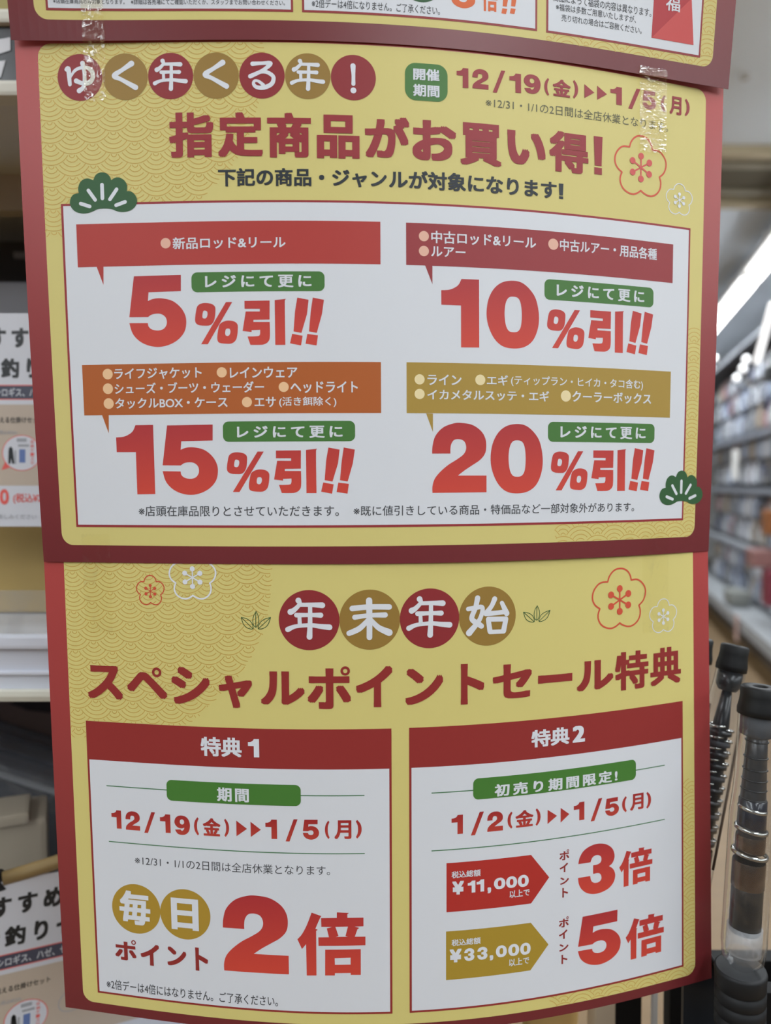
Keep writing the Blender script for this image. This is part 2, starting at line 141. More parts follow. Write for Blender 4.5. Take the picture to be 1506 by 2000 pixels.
PRINT = [
 ('R','M','paper_sheet',None,'sheet',0,[-201.3,218.7,-268.0,29.1],0),
 ('R','M','yellow_field',None,'yellowM',1,[-188.9,205.4,-256.5,19.1],7),
 ('C','M','title_disc#0',None,'discred',3,[-166.2,-238.5],12.35),
 ('S','M','calligraphy#0','title_disc#0','ink_white',5,'yu',[-178.55,-153.85,-250.85,-226.15]),
 ('C','M','title_disc#1',None,'discgold',3,[-141.28,-238.5],12.35),
 ('S','M','calligraphy#1','title_disc#1','ink_white',5,'ku',[-153.63,-128.93,-250.85,-226.15]),
 ('C','M','title_disc#2',None,'discred',3,[-116.36,-238.5],12.35),
 ('S','M','calligraphy#2','title_disc#2','ink_white',5,'toshi',[-128.71,-104.01,-250.85,-226.15]),
 ('C','M','title_disc#3',None,'discgold',3,[-91.44,-238.5],12.35),
 ('S','M','calligraphy#3','title_disc#3','ink_white',5,'ku',[-103.79,-79.09,-250.85,-226.15]),
 ('C','M','title_disc#4',None,'discred',3,[-66.52,-238.5],12.35),
 ('S','M','calligraphy#4','title_disc#4','ink_white',5,'ru',[-78.87,-54.17,-250.85,-226.15]),
 ('C','M','title_disc#5',None,'discgold',3,[-41.6,-238.5],12.35),
 ('S','M','calligraphy#5','title_disc#5','ink_white',5,'toshi',[-53.95,-29.25,-250.85,-226.15]),
 ('C','M','title_disc#6',None,'discred',3,[-16.68,-238.5],12.35),
 ('S','M','calligraphy#6','title_disc#6','ink_white',5,'bang',[-29.03,-4.33,-250.85,-226.15]),
 ('R','M','period_badge',None,'greenM',3,[11.83,35.93,-248.42,-227.82],6),
 ('T','M','badge_lettering','period_badge','ink_white',5,'開催',[16.45,31.25,-245.48,-239.03],[0.032,0.024],1.0),
 ('T','M','badge_lettering','period_badge','ink_white',5,'期間',[16.42,31.21,-236.69,-230.09],[0.032,0.024],1.0),
 ('G','M','date_lettering',None,'redM',4,'1',[41.12,47.92,-247.73,-236.69]),
 ('G','M','date_lettering',None,'redM',4,'2',[50.26,59.7,-248.01,-237.0]),
 ('G','M','date_lettering',None,'redM',4,'/',[62.2,69.68,-248.52,-235.78]),
 ('G','M','date_lettering',None,'redM',4,'1',[72.21,79.21,-247.81,-237.01]),
 ('G','M','date_lettering',None,'redM',4,'9',[80.82,91.23,-248.34,-237.46]),
 ('G','M','date_lettering',None,'redM',4,'(',[93.59,96.52,-247.62,-237.41]),
 ('T','M','date_lettering',None,'redM',4,'金',[98.78,110.18,-247.7,-237.96],[0.035,0.025],1.0),
 ('G','M','date_lettering',None,'redM',4,')',[111.73,115.03,-248.59,-237.9]),
 ('G','M','date_lettering',None,'redM',4,'>',[119.15,125.64,-247.09,-239.07]),
 ('G','M','date_lettering',None,'redM',4,'>',[127.61,134.07,-247.34,-239.18]),
 ('G','M','date_lettering',None,'redM',4,'1',[136.48,144.25,-248.6,-238.18]),
 ('G','M','date_lettering',None,'redM',4,'/',[148.65,157.13,-249.57,-237.11]),
 ('G','M','date_lettering',None,'redM',4,'5',[158.59,168.35,-249.54,-238.51]),
 ('G','M','date_lettering',None,'redM',4,'(',[171.73,175.06,-248.61,-238.31]),
 ('T','M','date_lettering',None,'redM',4,'月',[178.22,186.82,-249.03,-238.29],[0.035,0.025],1.0),
 ('G','M','date_lettering',None,'redM',4,')',[189.48,193.01,-248.99,-238.5]),
 ('T','M','closure_notice',None,'ink_grey',4,'※12/31・1/1の2日間は全店休業となります。',[58.04,177.16,-232.72,-227.07],[0,0],1.0),
 ('T','M','headline_lettering',None,'redM',4,'指',[-117.73,-93.3,-218.96,-194.89],[0.042,0.03],1.0),
 ('T','M','headline_lettering',None,'redM',4,'定',[-90.84,-66.28,-218.83,-194.78],[0.042,0.03],1.0),
 ('T','M','headline_lettering',None,'redM',4,'商',[-63.94,-40.06,-218.63,-194.44],[0.042,0.03],1.0),
 ('T','M','headline_lettering',None,'redM',4,'品',[-36.84,-13.49,-217.93,-194.31],[0.042,0.03],1.0),
 ('T','M','headline_lettering',None,'redM',4,'が',[-10.53,14.18,-217.91,-195.44],[0.042,0.034],1.0),
 ('G','M','headline_lettering',None,'redM',4,'ex',[125.31,131.17,-217.96,-195.96]),
 ('T','M','headline_lettering',None,'redM',4,'お',[15.89,40.72,-217.27,-195.13],[0.045,0.036],1.0),
 ('T','M','headline_lettering',None,'redM',4,'買',[43.06,67.36,-217.67,-194.13],[0.042,0.03],1.0),
 ('T','M','headline_lettering',None,'redM',4,'い',[70.78,94.21,-215.73,-196.8],[0.045,0.036],1.0),
 ('T','M','headline_lettering',None,'redM',4,'得',[96.58,121.78,-218.17,-194.95],[0.042,0.03],1.0),
 ('T','M','subheadline_lettering',None,'ink_black',4,'下記の商品・ジャン',[-91.09,1.42,-188.77,-178.96],[0.03,0.022],1.0),
 ('T','M','subheadline_lettering',None,'ink_black',4,'ルが対象になります',[2.75,101.19,-189.05,-178.98],[0.03,0.022],1.0),
 ('G','M','subheadline_lettering',None,'ink_black',4,'ex',[102.6,105.53,-188.18,-179.4]),
 ('L','M','plum_blossom',None,'orangered',3,'plum',[139.73,175.92,-221.91,-187.17],0.5),
 ('S','M','plum_blossom',None,'coral',4,'stamen',[139.73,175.92,-221.91,-187.17]),
 ('L','M','plum_blossom#w',None,'ink_white',3,'plum',[176.52,196.12,-197.27,-178.84],0.28),
 ('S','M','plum_blossom#w',None,'ink_white',4,'stamen',[176.52,196.12,-197.27,-178.84]),
 ('R','M','offer_panel',None,'redM',3,[-179.47,195.25,-171.54,8.52],0),
 ('R','M','offer_panel',None,'white',4,[-178.2,194.0,-170.3,7.2],0),
 ('R','M','offer_banner#a',None,'ban5',5,[-171.18,-2.21,-160.35,-137.05],0),
 ('P','M','offer_banner#a',None,'ban5',5,[[-160.49,-137.46],[-156.45,-137.5],[-156.83,-127.09]]),
 ('R','M','offer_banner#b',None,'ban10',5,[12.09,182.13,-160.35,-137.05],0),
 ('P','M','offer_banner#b',None,'ban10',5,[[22.76,-137.13],[26.9,-137.13],[26.87,-126.83]]),
 ('R','M','offer_banner#c',None,'ban15',5,[-171.18,-2.21,-83.37,-55.18],0),
 ('P','M','offer_banner#c',None,'ban15',5,[[-160.76,-55.78],[-156.58,-55.87],[-157.04,-44.99]]),
 ('R','M','offer_banner#d',None,'ban20',5,[12.09,182.13,-83.37,-55.18],0),
 ('P','M','offer_banner#d',None,'ban20',5,[[23.09,-55.08],[26.96,-54.96],[26.94,-44.69]]),
 ('C','M','bullet_dot#1','offer_banner#a','dotpink',6,[-120.81,-148.96],2.83),
 ('T','M','banner_lettering#a','offer_banner#a','ink_white',6,'新品ロッド&リール',[-116.85,-54.39,-151.93,-145.53],[0.02,0.014],1.0),
 ('C','M','bullet_dot#2','offer_banner#b','dotpink',6,[22.1,-153.22],2.84),
 ('C','M','bullet_dot#3','offer_banner#b','dotpink',6,[22.08,-145.03],2.85),
 ('C','M','bullet_dot#4','offer_banner#b','dotpink',6,[99.06,-153.07],3.2),
 ('T','M','banner_lettering#b','offer_banner#b','ink_white',6,'中古ロッド&リール',[26.24,88.15,-156.41,-149.58],[0.02,0.014],1.0),
 ('T','M','banner_lettering#b','offer_banner#b','ink_white',6,'ルアー',[26.21,45.86,-147.79,-142.21],[0.02,0.014],1.0),
 ('T','M','banner_lettering#b','offer_banner#b','ink_white',6,'中古ルアー・用品各種',[103.24,169.89,-156.62,-149.65],[0.02,0.014],1.0),
 ('C','M','bullet_dot#5','offer_banner#c','dotpeach',6,[-156.25,-78.05],2.95),
 ('C','M','bullet_dot#6','offer_banner#c','dotpeach',6,[-90.62,-78.0],2.84),
 ('C','M','bullet_dot#7','offer_banner#c','dotpeach',6,[-156.44,-69.93],2.97),
 ('C','M','bullet_dot#8','offer_banner#c','dotpeach',6,[-56.12,-69.65],2.79),
 ('C','M','bullet_dot#9','offer_banner#c','dotpeach',6,[-156.33,-61.64],2.98),
 ('C','M','bullet_dot#10','offer_banner#c','dotpeach',6,[-76.73,-61.49],2.82),
 ('T','M','banner_lettering#c','offer_banner#c','ink_white',6,'ライフジャケット',[-152.4,-102.0,-81.05,-74.93],[0.02,0.014],1.0),
 ('T','M','banner_lettering#c','offer_banner#c','ink_white',6,'レインウェア',[-86.09,-48.51,-80.8,-74.72],[0.02,0.014],1.0),
 ('T','M','banner_lettering#c','offer_banner#c','ink_white',6,'シューズ・ブーツ・ウェーダー',[-152.43,-67.05,-72.9,-66.78],[0.02,0.014],1.0),
 ('T','M','banner_lettering#c','offer_banner#c','ink_white',6,'ヘッドライト',[-52.35,-15.15,-72.61,-66.24],[0.02,0.014],1.0),
 ('T','M','banner_lettering#c','offer_banner#c','ink_white',6,'タックルBOX・ケース',[-152.45,-87.63,-64.49,-58.62],[0.02,0.014],1.0),
 ('T','M','banner_lettering#c','offer_banner#c','ink_white',6,'エサ',[-72.49,-60.55,-64.19,-58.64],[0.02,0.014],1.0),
 ('T','M','banner_lettering#c','offer_banner#c','ink_white',6,'(活き餌除く)',[-58.73,-27.05,-64.19,-58.5],[0.012,0.01],1.0),
 ('C','M','bullet_dot#11','offer_banner#d','dotcream',6,[19.43,-73.96],2.85),
 ('C','M','bullet_dot#12','offer_banner#d','dotcream',6,[54.44,-74.21],2.97),
 ('C','M','bullet_dot#13','offer_banner#d','dotcream',6,[19.41,-65.84],2.85),
 ('C','M','bullet_dot#14','offer_banner#d','dotcream',6,[107.46,-66.22],3.29),
 ('T','M','banner_lettering#d','offer_banner#d','ink_white',6,'ライン',[23.86,43.38,-76.8,-70.91],[0.02,0.014],1.0),
 ('T','M','banner_lettering#d','offer_banner#d','ink_white',6,'エギ',[58.31,71.01,-77.12,-71.28],[0.02,0.014],1.0),
 ('T','M','banner_lettering#d','offer_banner#d','ink_white',6,'(ティップラン・ヒイカ・タコ含む)',[72.85,161.01,-77.26,-71.11],[0.012,0.01],1.0),
 ('T','M','banner_lettering#d','offer_banner#d','ink_white',6,'イカメタルスッテ・エギ',[23.83,96.56,-68.64,-62.67],[0.02,0.014],1.0),
 ('T','M','banner_lettering#d','offer_banner#d','ink_white',6,'クーラーボックス',[111.6,167.24,-69.29,-62.88],[0.02,0.014],1.0),
 ('G','M','offer_number#a',None,'grad',5,'5',[-142.66,-110.17,-131.67,-92.52]),
 ('G','M','offer_number#a',None,'grad',5,'off',[-105.07,-33.51,-118.54,-92.35]),
 ('G','M','offer_number#b',None,'grad',5,'1',[31.89,53.84,-130.39,-92.21]),
 ('G','M','offer_number#b',None,'grad',5,'0',[58.19,90.06,-130.78,-92.43]),
 ('G','M','offer_number#b',None,'grad',5,'off',[95.3,167.81,-118.3,-92.44]),
 ('G','M','offer_number#c',None,'grad',5,'1',[-152.76,-130.66,-49.41,-10.34]),
 ('G','M','offer_number#c',None,'grad',5,'5',[-125.91,-93.88,-49.25,-9.98]),
 ('G','M','offer_number#c',None,'grad',5,'off',[-88.62,-16.96,-36.13,-10.4]),
 ('G','M','offer_number#d',None,'grad',5,'2',[26.45,58.15,-49.9,-10.53]),
 ('G','M','offer_number#d',None,'grad',5,'0',[60.57,92.68,-49.57,-9.82]),
 ('G','M','offer_number#d',None,'grad',5,'off',[98.04,170.68,-36.31,-10.11]),
 ('R','M','register_tag#a',None,'greenM',5,[-106.77,-33.09,-132.82,-122.01],3.2),
 ('T','M','tag_lettering#a','register_tag#a','ink_white',6,'レジにて更に',[-99.16,-40.3,-131.01,-124.06],[0.03,0.022],1.42),
 ('R','M','register_tag#b',None,'greenM',5,[93.52,167.9,-132.91,-121.18],3.2),
 ('T','M','tag_lettering#b','register_tag#b','ink_white',6,'レジにて更に',[101.19,161.03,-130.6,-123.25],[0.03,0.022],1.42),
 ('R','M','register_tag#c',None,'greenM',5,[-90.58,-16.75,-50.85,-39.55],3.2),
 ('T','M','tag_lettering#c','register_tag#c','ink_white',6,'レジにて更に',[-82.62,-23.71,-48.25,-41.46],[0.03,0.022],1.42),
 ('R','M','register_tag#d',None,'greenM',5,[96.0,170.42,-51.12,-39.52],3.2),
 ('T','M','tag_lettering#d','register_tag#d','ink_white',6,'レジにて更に',[103.97,163.51,-48.92,-41.63],[0.03,0.022],1.42),
 ('T','M','footnote_lettering',None,'ink_grey2',5,'※店頭在庫品限りとさせていただきます。',[-140.92,-26.08,-3.84,2.16],[0.006,0.005],1.0),
 ('T','M','footnote_lettering',None,'ink_grey2',5,'※既に値引きしている商品・特価品など一部対象外があります。',[-17.91,155.98,-3.66,2.11],[0.006,0.005],1.0),
 ('G','M','pine_emblem',None,'greenD',6,'pine',[-174.26,-136.45,-187.89,-166.12]),
 ('S','M','pine_needles','pine_emblem','ink_white',7,'needles',[-174.26,-136.45,-187.89,-166.12]),
 ('G','M','pine_emblem#r',None,'greenD',6,'pine',[175.25,210.92,-22.65,-1.32]),
 ('S','M','pine_needles#r','pine_emblem#r','ink_white',7,'needles',[175.25,210.92,-22.65,-1.32]),
 ('R','L','paper_sheet',None,'sheet',0,[-201.9,218.1,12.0,309.0],0),
 ('R','L','yellow_field',None,'yellowL',1,[-189.3,204.9,22.0,302.9],7),
 ('C','L','title_disc#0',None,'discred',3,[-43.45,60.95],17.2),
 ('S','L','calligraphy#0','title_disc#0','ink_white',5,'toshi',[-60.65,-26.25,43.75,78.15]),
 ('C','L','title_disc#1',None,'discgold',3,[-9.18,60.95],17.2),
 ('S','L','calligraphy#1','title_disc#1','ink_white',5,'sue',[-26.38,8.02,43.75,78.15]),
 ('C','L','title_disc#2',None,'discred',3,[25.09,60.95],17.2),
 ('S','L','calligraphy#2','title_disc#2','ink_white',5,'toshi',[7.89,42.29,43.75,78.15]),
 ('C','L','title_disc#3',None,'discgold',3,[59.36,60.95],17.2),
 ('S','L','calligraphy#3','title_disc#3','ink_white',5,'hajime',[42.16,76.56,43.75,78.15]),
 ('L','L','plum_blossom',None,'orangered',3,'plum',[-144.12,-127.46,36.48,53.38],0.3),
 ('S','L','plum_blossom',None,'orangered',4,'stamen',[-144.12,-127.46,36.48,53.38]),
 ('L','L','plum_blossom#w',None,'ink_white',3,'plum',[-123.92,-96.68,23.4,49.46],0.45),
 ('S','L','plum_blossom#w',None,'ink_white',4,'stamen',[-123.92,-96.68,23.4,49.46]),
 ('L','L','plum_blossom#r',None,'orangered',3,'plum',[127.26,166.02,37.28,73.22],0.5),
 ('S','L','plum_blossom#r',None,'orangered',4,'stamen',[127.26,166.02,37.28,73.22]),
 ('L','L','plum_blossom#s',None,'ink_white',3,'plum',[169.4,190.81,58.08,78.84],0.28),
 ('S','L','plum_blossom#s',None,'ink_white',4,'stamen',[169.4,190.81,58.08,78.84]),
 ('S','L','leaf_sprig',None,'greenD',3,'sprig',[-82.29,-65.23,56.16,66.23]),
 ('S','L','leaf_sprig#r',None,'greenD',3,'sprig',[81.35,98.59,56.45,65.84]),
 ('T','L','headline_lettering',None,'redL',4,'ス',[-177.08,-154.8,90.14,110.31],[0.04,0.034],1.0),
 ('T','L','headline_lettering',None,'redL',4,'ヘ',[-152.0,-127.24,93.1,108.67],[0.04,0.034],1.0),
 ('T','L','headline_lettering',None,'redL',4,'シ',[-124.56,-101.44,89.04,111.05],[0.04,0.034],1.0),
 ('T','L','headline_lettering',None,'redL',4,'ャ',[-96.19,-76.58,93.4,112.34],[0.04,0.034],1.0),
 ('T','L','headline_lettering',None,'redL',4,'ル',[-71.71,-46.44,90.47,109.86],[0.04,0.034],1.0),
 ('T','L','headline_lettering',None,'redL',4,'ホ',[-44.8,-20.08,88.64,112.2],[0.04,0.034],1.0),
 ('N','L','headline_lettering',None,'redL',4.5,[-133.37,92.95],2.13,0.75),
 ('N','L','headline_lettering',None,'redL',4.5,[-23.25,90.19],1.97,0.7),
 ('T','L','headline_lettering',None,'redL',4,'イ',[-17.25,3.57,87.6,111.44],[0.04,0.034],1.0),
 ('T','L','headline_lettering',None,'redL',4,'ン',[10.88,32.86,89.63,110.64],[0.04,0.034],1.0),
 ('T','L','headline_lettering',None,'redL',4,'ト',[43.22,57.33,88.14,111.85],[0.04,0.034],1.0),
 ('T','L','headline_lettering',None,'redL',4,'セ',[62.51,86.91,89.86,110.16],[0.04,0.034],1.0),
 ('T','L','headline_lettering',None,'redL',4,'ー',[90.88,113.38,97.93,102.8],[0.04,0.034],1.0),
 ('T','L','headline_lettering',None,'redL',4,'ル',[116.42,142.1,91.79,109.74],[0.04,0.034],1.0),
 ('T','L','headline_lettering',None,'redL',4,'特',[143.36,168.28,88.49,112.17],[0.036,0.026],1.0),
 ('T','L','headline_lettering',None,'redL',4,'典',[169.8,194.11,88.56,112.01],[0.036,0.026],1.0),
 ('R','L','benefit_panel#a',None,'redL',3,[-179.23,2.87,124.1,296.05],0),
 ('R','L','benefit_panel#a',None,'white',4,[-177.93,1.57,147.65,294.8],0),
 ('R','L','benefit_panel#b',None,'redL',3,[13.06,195.52,124.1,296.05],0),
 ('R','L','benefit_panel#b',None,'white',4,[14.36,194.22,147.65,294.8],0),
 ('T','L','panel_title',None,'ink_white',6,'特典',[-107.75,-83.34,129.84,141.32],[0.036,0.026],1.0),
 ('G','L','panel_title',None,'ink_white',6,'1',[-79.61,-73.12,130.24,141.03]),
 ('T','L','panel_title#b',None,'ink_white',6,'特典',[86.65,111.56,130.26,140.74],[0.036,0.026],1.0),
 ('T','L','panel_title#b',None,'ink_white',6,'2',[113.69,122.09,130.53,140.51],[0.05,0.03],1.0),
 ('R','L','period_tag',None,'greenL',6,[-129.36,-49.4,156.84,169.4],3.2),
 ('T','L','tag_lettering','period_tag','ink_white',7,'期間',[-98.6,-79.64,159.7,168.0],[0.034,0.024],1.25),
 ('R','L','period_tag#b',None,'greenL',6,[50.76,158.74,156.14,168.77],3.2),
 ('T','L','tag_lettering#b','period_tag#b','ink_white',7,'初売り期間限定!',[63.79,145.08,160.6,168.01],[0.034,0.024],1.35),
 ('R','L','rule_line',None,'ruleg',5,[-167.49,-12.75,162.82,163.42],0),
 ('R','L','rule_line',None,'ruleg',5,[-167.4,-12.78,197.41,198.01],0),
 ('R','L','rule_line#b',None,'ruleg',5,[26.01,180.92,162.82,163.42],0),
 ('R','L','rule_line#b',None,'ruleg',5,[26.0,180.86,197.41,198.01],0),
 ('G','L','date_lettering',None,'gradd',5,'1',[-165.03,-158.73,177.88,189.19]),
 ('G','L','date_lettering',None,'gradd',5,'2',[-155.99,-146.85,177.77,189.4]),
 ('G','L','date_lettering',None,'gradd',5,'/',[-144.3,-137.09,177.32,190.39]),
 ('G','L','date_lettering',None,'gradd',5,'1',[-134.13,-127.65,178.03,189.37]),
 ('G','L','date_lettering',None,'gradd',5,'9',[-125.23,-115.58,178.13,189.97]),
 ('G','L','date_lettering',None,'gradd',5,'(',[-113.07,-110.16,178.49,189.61]),
 ('T','L','date_lettering',None,'gradd',5,'金',[-107.7,-97.01,178.59,189.37],[0.035,0.025],1.0),
 ('G','L','date_lettering',None,'gradd',5,')',[-94.74,-91.85,178.44,189.52]),
 ('G','L','date_lettering',None,'gradd',5,'>',[-87.49,-81.17,179.23,188.7]),
 ('G','L','date_lettering',None,'gradd',5,'>',[-79.01,-73.0,179.56,188.78]),
 ('G','L','date_lettering',None,'gradd',5,'1',[-70.28,-63.49,177.8,189.45]),
 ('G','L','date_lettering',None,'gradd',5,'/',[-58.57,-51.42,177.31,190.7]),
 ('G','L','date_lettering',None,'gradd',5,'5',[-48.48,-39.11,177.38,189.37]),
 ('G','L','date_lettering',None,'gradd',5,'(',[-35.68,-33.05,177.83,188.92]),
 ('T','L','date_lettering',None,'gradd',5,'月',[-30.2,-20.41,177.72,188.9],[0.035,0.025],1.0),
 ('G','L','date_lettering',None,'gradd',5,')',[-17.86,-14.5,177.53,188.71]),
 ('G','L','date_lettering#b',None,'gradd',5,'1',[37.84,44.64,177.13,188.64]),
 ('G','L','date_lettering#b',None,'gradd',5,'/',[49.39,57.29,176.3,190.1]),
 ('G','L','date_lettering#b',None,'gradd',5,'2',[59.36,68.99,176.94,188.82]),
 ('G','L','date_lettering#b',None,'gradd',5,'(',[71.84,74.92,177.96,188.32]),
 ('T','L','date_lettering#b',None,'gradd',5,'金',[76.76,88.19,177.94,188.11],[0.035,0.025],1.0),
 ('G','L','date_lettering#b',None,'gradd',5,')',[89.62,92.79,177.74,188.41]),
 ('G','L','date_lettering#b',None,'gradd',5,'>',[97.33,103.53,179.47,188.17]),
 ('G','L','date_lettering#b',None,'gradd',5,'>',[105.95,111.78,179.34,188.39]),
 ('G','L','date_lettering#b',None,'gradd',5,'1',[114.72,121.96,177.46,188.68]),
 ('G','L','date_lettering#b',None,'gradd',5,'/',[126.3,134.4,176.96,190.45]),
 ('G','L','date_lettering#b',None,'gradd',5,'5',[136.47,146.33,177.92,189.12]),
 ('G','L','date_lettering#b',None,'gradd',5,'(',[148.61,152.07,178.32,188.41]),
 ('T','L','date_lettering#b',None,'gradd',5,'月',[154.54,164.49,177.94,188.13],[0.035,0.025],1.0),
 ('G','L','date_lettering#b',None,'gradd',5,')',[166.66,170.29,178.07,188.68]),
 ('T','L','closure_notice',None,'ink_grey2',5,'※12/31・1/1の2日間は全店休業となります。',[-151.03,-32.95,204.86,210.73],[0,0],1.0),
 ('C','L','daily_disc',None,'discgold2',5,[-151.39,238.72],15.62),
 ('C','L','daily_disc#b',None,'discgold2',5,[-120.2,239.1],15.68),
 ('T','L','disc_lettering','daily_disc','ink_white',6,'毎',[-162.17,-142.2,227.5,248.79],[0.04,0.03],1.0),
 ('T','L','disc_lettering#b','daily_disc#b','ink_white',6,'日',[-128.95,-111.83,229.19,248.93],[0.045,0.035],1.0),
 ('T','L','point_lettering',None,'redL',5,'ホ',[-166.23,-152.35,260.44,272.42],[0.04,0.034],1.0),
 ('T','L','point_lettering',None,'redL',5,'イ',[-149.54,-137.44,260.18,273.87],[0.04,0.034],1.0),
 ('T','L','point_lettering',None,'redL',5,'ン',[-132.39,-120.26,260.25,272.26],[0.04,0.034],1.0),
 ('T','L','point_lettering',None,'redL',5,'ト',[-114.63,-106.74,259.2,273.76],[0.04,0.034],1.0),
 ('N','L','point_lettering',None,'redL',5.5,[-153.87,260.37],1.17,0.35),
 ('G','L','points_multiple',None,'grad',5,'2',[-97.06,-57.82,224.28,272.1]),
 ('G','L','points_multiple',None,'grad',5,'bai',[-52.51,-12.71,233.13,272.24]),
 ('T','L','double_day_notice',None,'ink_grey2',5,'※2倍デーは4倍にはなりません。ご了承ください。',[-172.96,-64.7,285.92,292.49],[0.006,0.005],1.0),
 ('P','L','price_arrow',None,'arrowred',5,[[34.88,205.69],[86.8,205.74],[98.59,221.05],[86.96,235.64],[34.91,235.46]]),
 ('P','L','price_arrow#b',None,'arrowgold',5,[[34.64,247.23],[86.87,247.56],[98.36,262.75],[86.73,277.2],[34.67,277.15]]),
 ('T','L','arrow_lettering','price_arrow','ink_white',6,'税込総額',[37.87,55.36,210.96,215.09],[0.022,0.016],1.0),
 ('T','L','arrow_lettering#b','price_arrow#b','ink_white',6,'税込総額',[37.93,55.49,252.48,256.51],[0.022,0.016],1.0),
 ('T','L','arrow_lettering','price_arrow','ink_white',6,'¥',[38.31,45.29,217.03,225.14],[0.05,0.035],1.0),
 ('G','L','arrow_lettering','price_arrow','ink_white',6,'1',[47.6,52.19,217.51,224.77]),
 ('G','L','arrow_lettering','price_arrow','ink_white',6,'1',[52.94,57.56,217.3,224.69]),
 ('T','L','arrow_lettering','price_arrow','ink_white',6,',',[59.63,61.81,222.53,226.23],[0.05,0.035],1.0),
 ('G','L','arrow_lettering','price_arrow','ink_white',6,'0',[63.57,70.63,217.37,224.31]),
 ('G','L','arrow_lettering','price_arrow','ink_white',6,'0',[71.1,77.94,217.35,224.42]),
 ('G','L','arrow_lettering','price_arrow','ink_white',6,'0',[78.42,85.34,217.38,224.71]),
 ('T','L','arrow_lettering#b','price_arrow#b','ink_white',6,'¥',[36.8,43.94,258.41,266.58],[0.05,0.035],1.0),
 ('G','L','arrow_lettering#b','price_arrow#b','ink_white',6,'3',[45.54,51.73,258.73,266.49]),
 ('G','L','arrow_lettering#b','price_arrow#b','ink_white',6,'3',[53.5,59.75,258.71,266.56]),
 ('T','L','arrow_lettering#b','price_arrow#b','ink_white',6,',',[61.1,63.29,264.43,267.71],[0.05,0.035],1.0),
 ('G','L','arrow_lettering#b','price_arrow#b','ink_white',6,'0',[64.92,71.71,259.11,266.39]),
 ('G','L','arrow_lettering#b','price_arrow#b','ink_white',6,'0',[72.64,79.5,259.25,266.62]),
 ('G','L','arrow_lettering#b','price_arrow#b','ink_white',6,'0',[80.14,86.78,259.53,266.89]),
 ('T','L','arrow_lettering','price_arrow','ink_white',6,'以上で',[73.21,85.99,226.09,230.64],[0.02,0.015],1.0),
 ('T','L','arrow_lettering#b','price_arrow#b','ink_white',6,'以上で',[73.12,85.92,268.28,272.88],[0.02,0.015],1.0),
 ('T','L','point_lettering#b',None,'redL',5,'ホ',[105.31,111.76,206.35,211.85],[0.03,0.025],1.0),
 ('T','L','point_lettering#b',None,'redL',5,'イ',[105.46,110.98,213.72,219.25],[0.03,0.025],1.0),
 ('T','L','point_lettering#b',None,'redL',5,'ン',[105.77,111.63,222.38,226.83],[0.03,0.025],1.0),
 ('T','L','point_lettering#b',None,'redL',5,'ト',[107.28,111.07,229.05,234.98],[0.03,0.025],1.0),
 ('T','L','point_lettering#c',None,'redL',5,'ホ',[105.12,111.62,248.24,253.58],[0.03,0.025],1.0),
 ('T','L','point_lettering#c',None,'redL',5,'イ',[105.27,110.84,255.32,260.86],[0.03,0.025],1.0),
 ('T','L','point_lettering#c',None,'redL',5,'ン',[105.48,111.55,263.99,268.47],[0.03,0.025],1.0),
 ('T','L','point_lettering#c',None,'redL',5,'ト',[106.99,110.93,270.77,276.52],[0.03,0.025],1.0),
 ('N','L','point_lettering#b',None,'redL',5.5,[110.94,206.29],0.6,0.22),
 ('N','L','point_lettering#c',None,'redL',5.5,[110.85,248.01],0.6,0.22),
 ('G','L','points_multiple#b',None,'grad',5,'3',[117.82,143.77,205.07,236.27]),
 ('G','L','points_multiple#b',None,'grad',5,'bai',[146.72,171.32,212.67,235.4]),
 ('G','L','points_multiple#c',None,'grad',5,'5',[118.03,147.84,248.96,281.43]),
 ('G','L','points_multiple#c',None,'grad',5,'bai',[151.53,180.1,256.62,282.95]),
 ('R','U','paper_sheet',None,'sheet',0,[-199.8,220.5,-550.0,-257.42],0),
 ('R','U','yellow_field',None,'yellowM',1,[-186.3,207.5,-540.0,-267.73],7),
 ('R','U','notice_panel#a',None,'redU',3,[-179.99,-47.45,-420.0,-272.2],0),
 ('R','U','notice_panel#a',None,'white',4,[-178.79,-48.65,-420.0,-273.4],0),
 ('R','U','notice_panel#b',None,'redU',3,[-42.6,90.45,-420.0,-272.2],0),
 ('R','U','notice_panel#b',None,'white',4,[-41.4,89.25,-420.0,-273.4],0),
 ('R','U','notice_panel#c',None,'redU',3,[96.06,198.48,-420.0,-272.2],0),
 ('R','U','notice_panel#c',None,'white',4,[97.26,197.28,-420.0,-273.4],0),
 ('T','U','notice_lettering#a',None,'ink_grey2',5,'※店頭在庫商品のみ対象となります。',[-175.92,-137.99,-277.88,-275.54],[0.008,0.006],1.0),
 ('T','U','notice_lettering#a',None,'ink_grey2',5,'※詳細は各売場にてご確認いただくか、スタッフまでお問い合わせください。',[-134.63,-51.79,-278.14,-275.4],[0.008,0.006],1.0),
 ('T','U','notice_lettering#b',None,'ink_grey2',5,'※2倍デーは4倍になりません。ご了承ください。',[-37.31,33.29,-279.37,-274.72],[0.006,0.005],1.0),
 ('C','U','points_disc',None,'greenD',5,[22.93,-293.83],13),
 ('G','U','points_multiple',None,'orange',5,'5',[39.67,53.57,-294.0,-279.75]),
 ('G','U','points_multiple',None,'orange',5,'bai',[57.34,66.6,-293.05,-279.48]),
 ('P','U','points_multiple',None,'orange',5,[[70.56,-295.23],[74.35,-295.26],[72.07,-283.31],[69.64,-283.31]]),
 ('P','U','points_multiple',None,'orange',5,[[69.49,-282.18],[72.37,-282.09],[71.61,-279.21],[68.88,-279.32]]),
 ('P','U','points_multiple',None,'orange',5,[[75.57,-295.83],[79.38,-295.87],[77.1,-283.9],[74.66,-283.89]]),
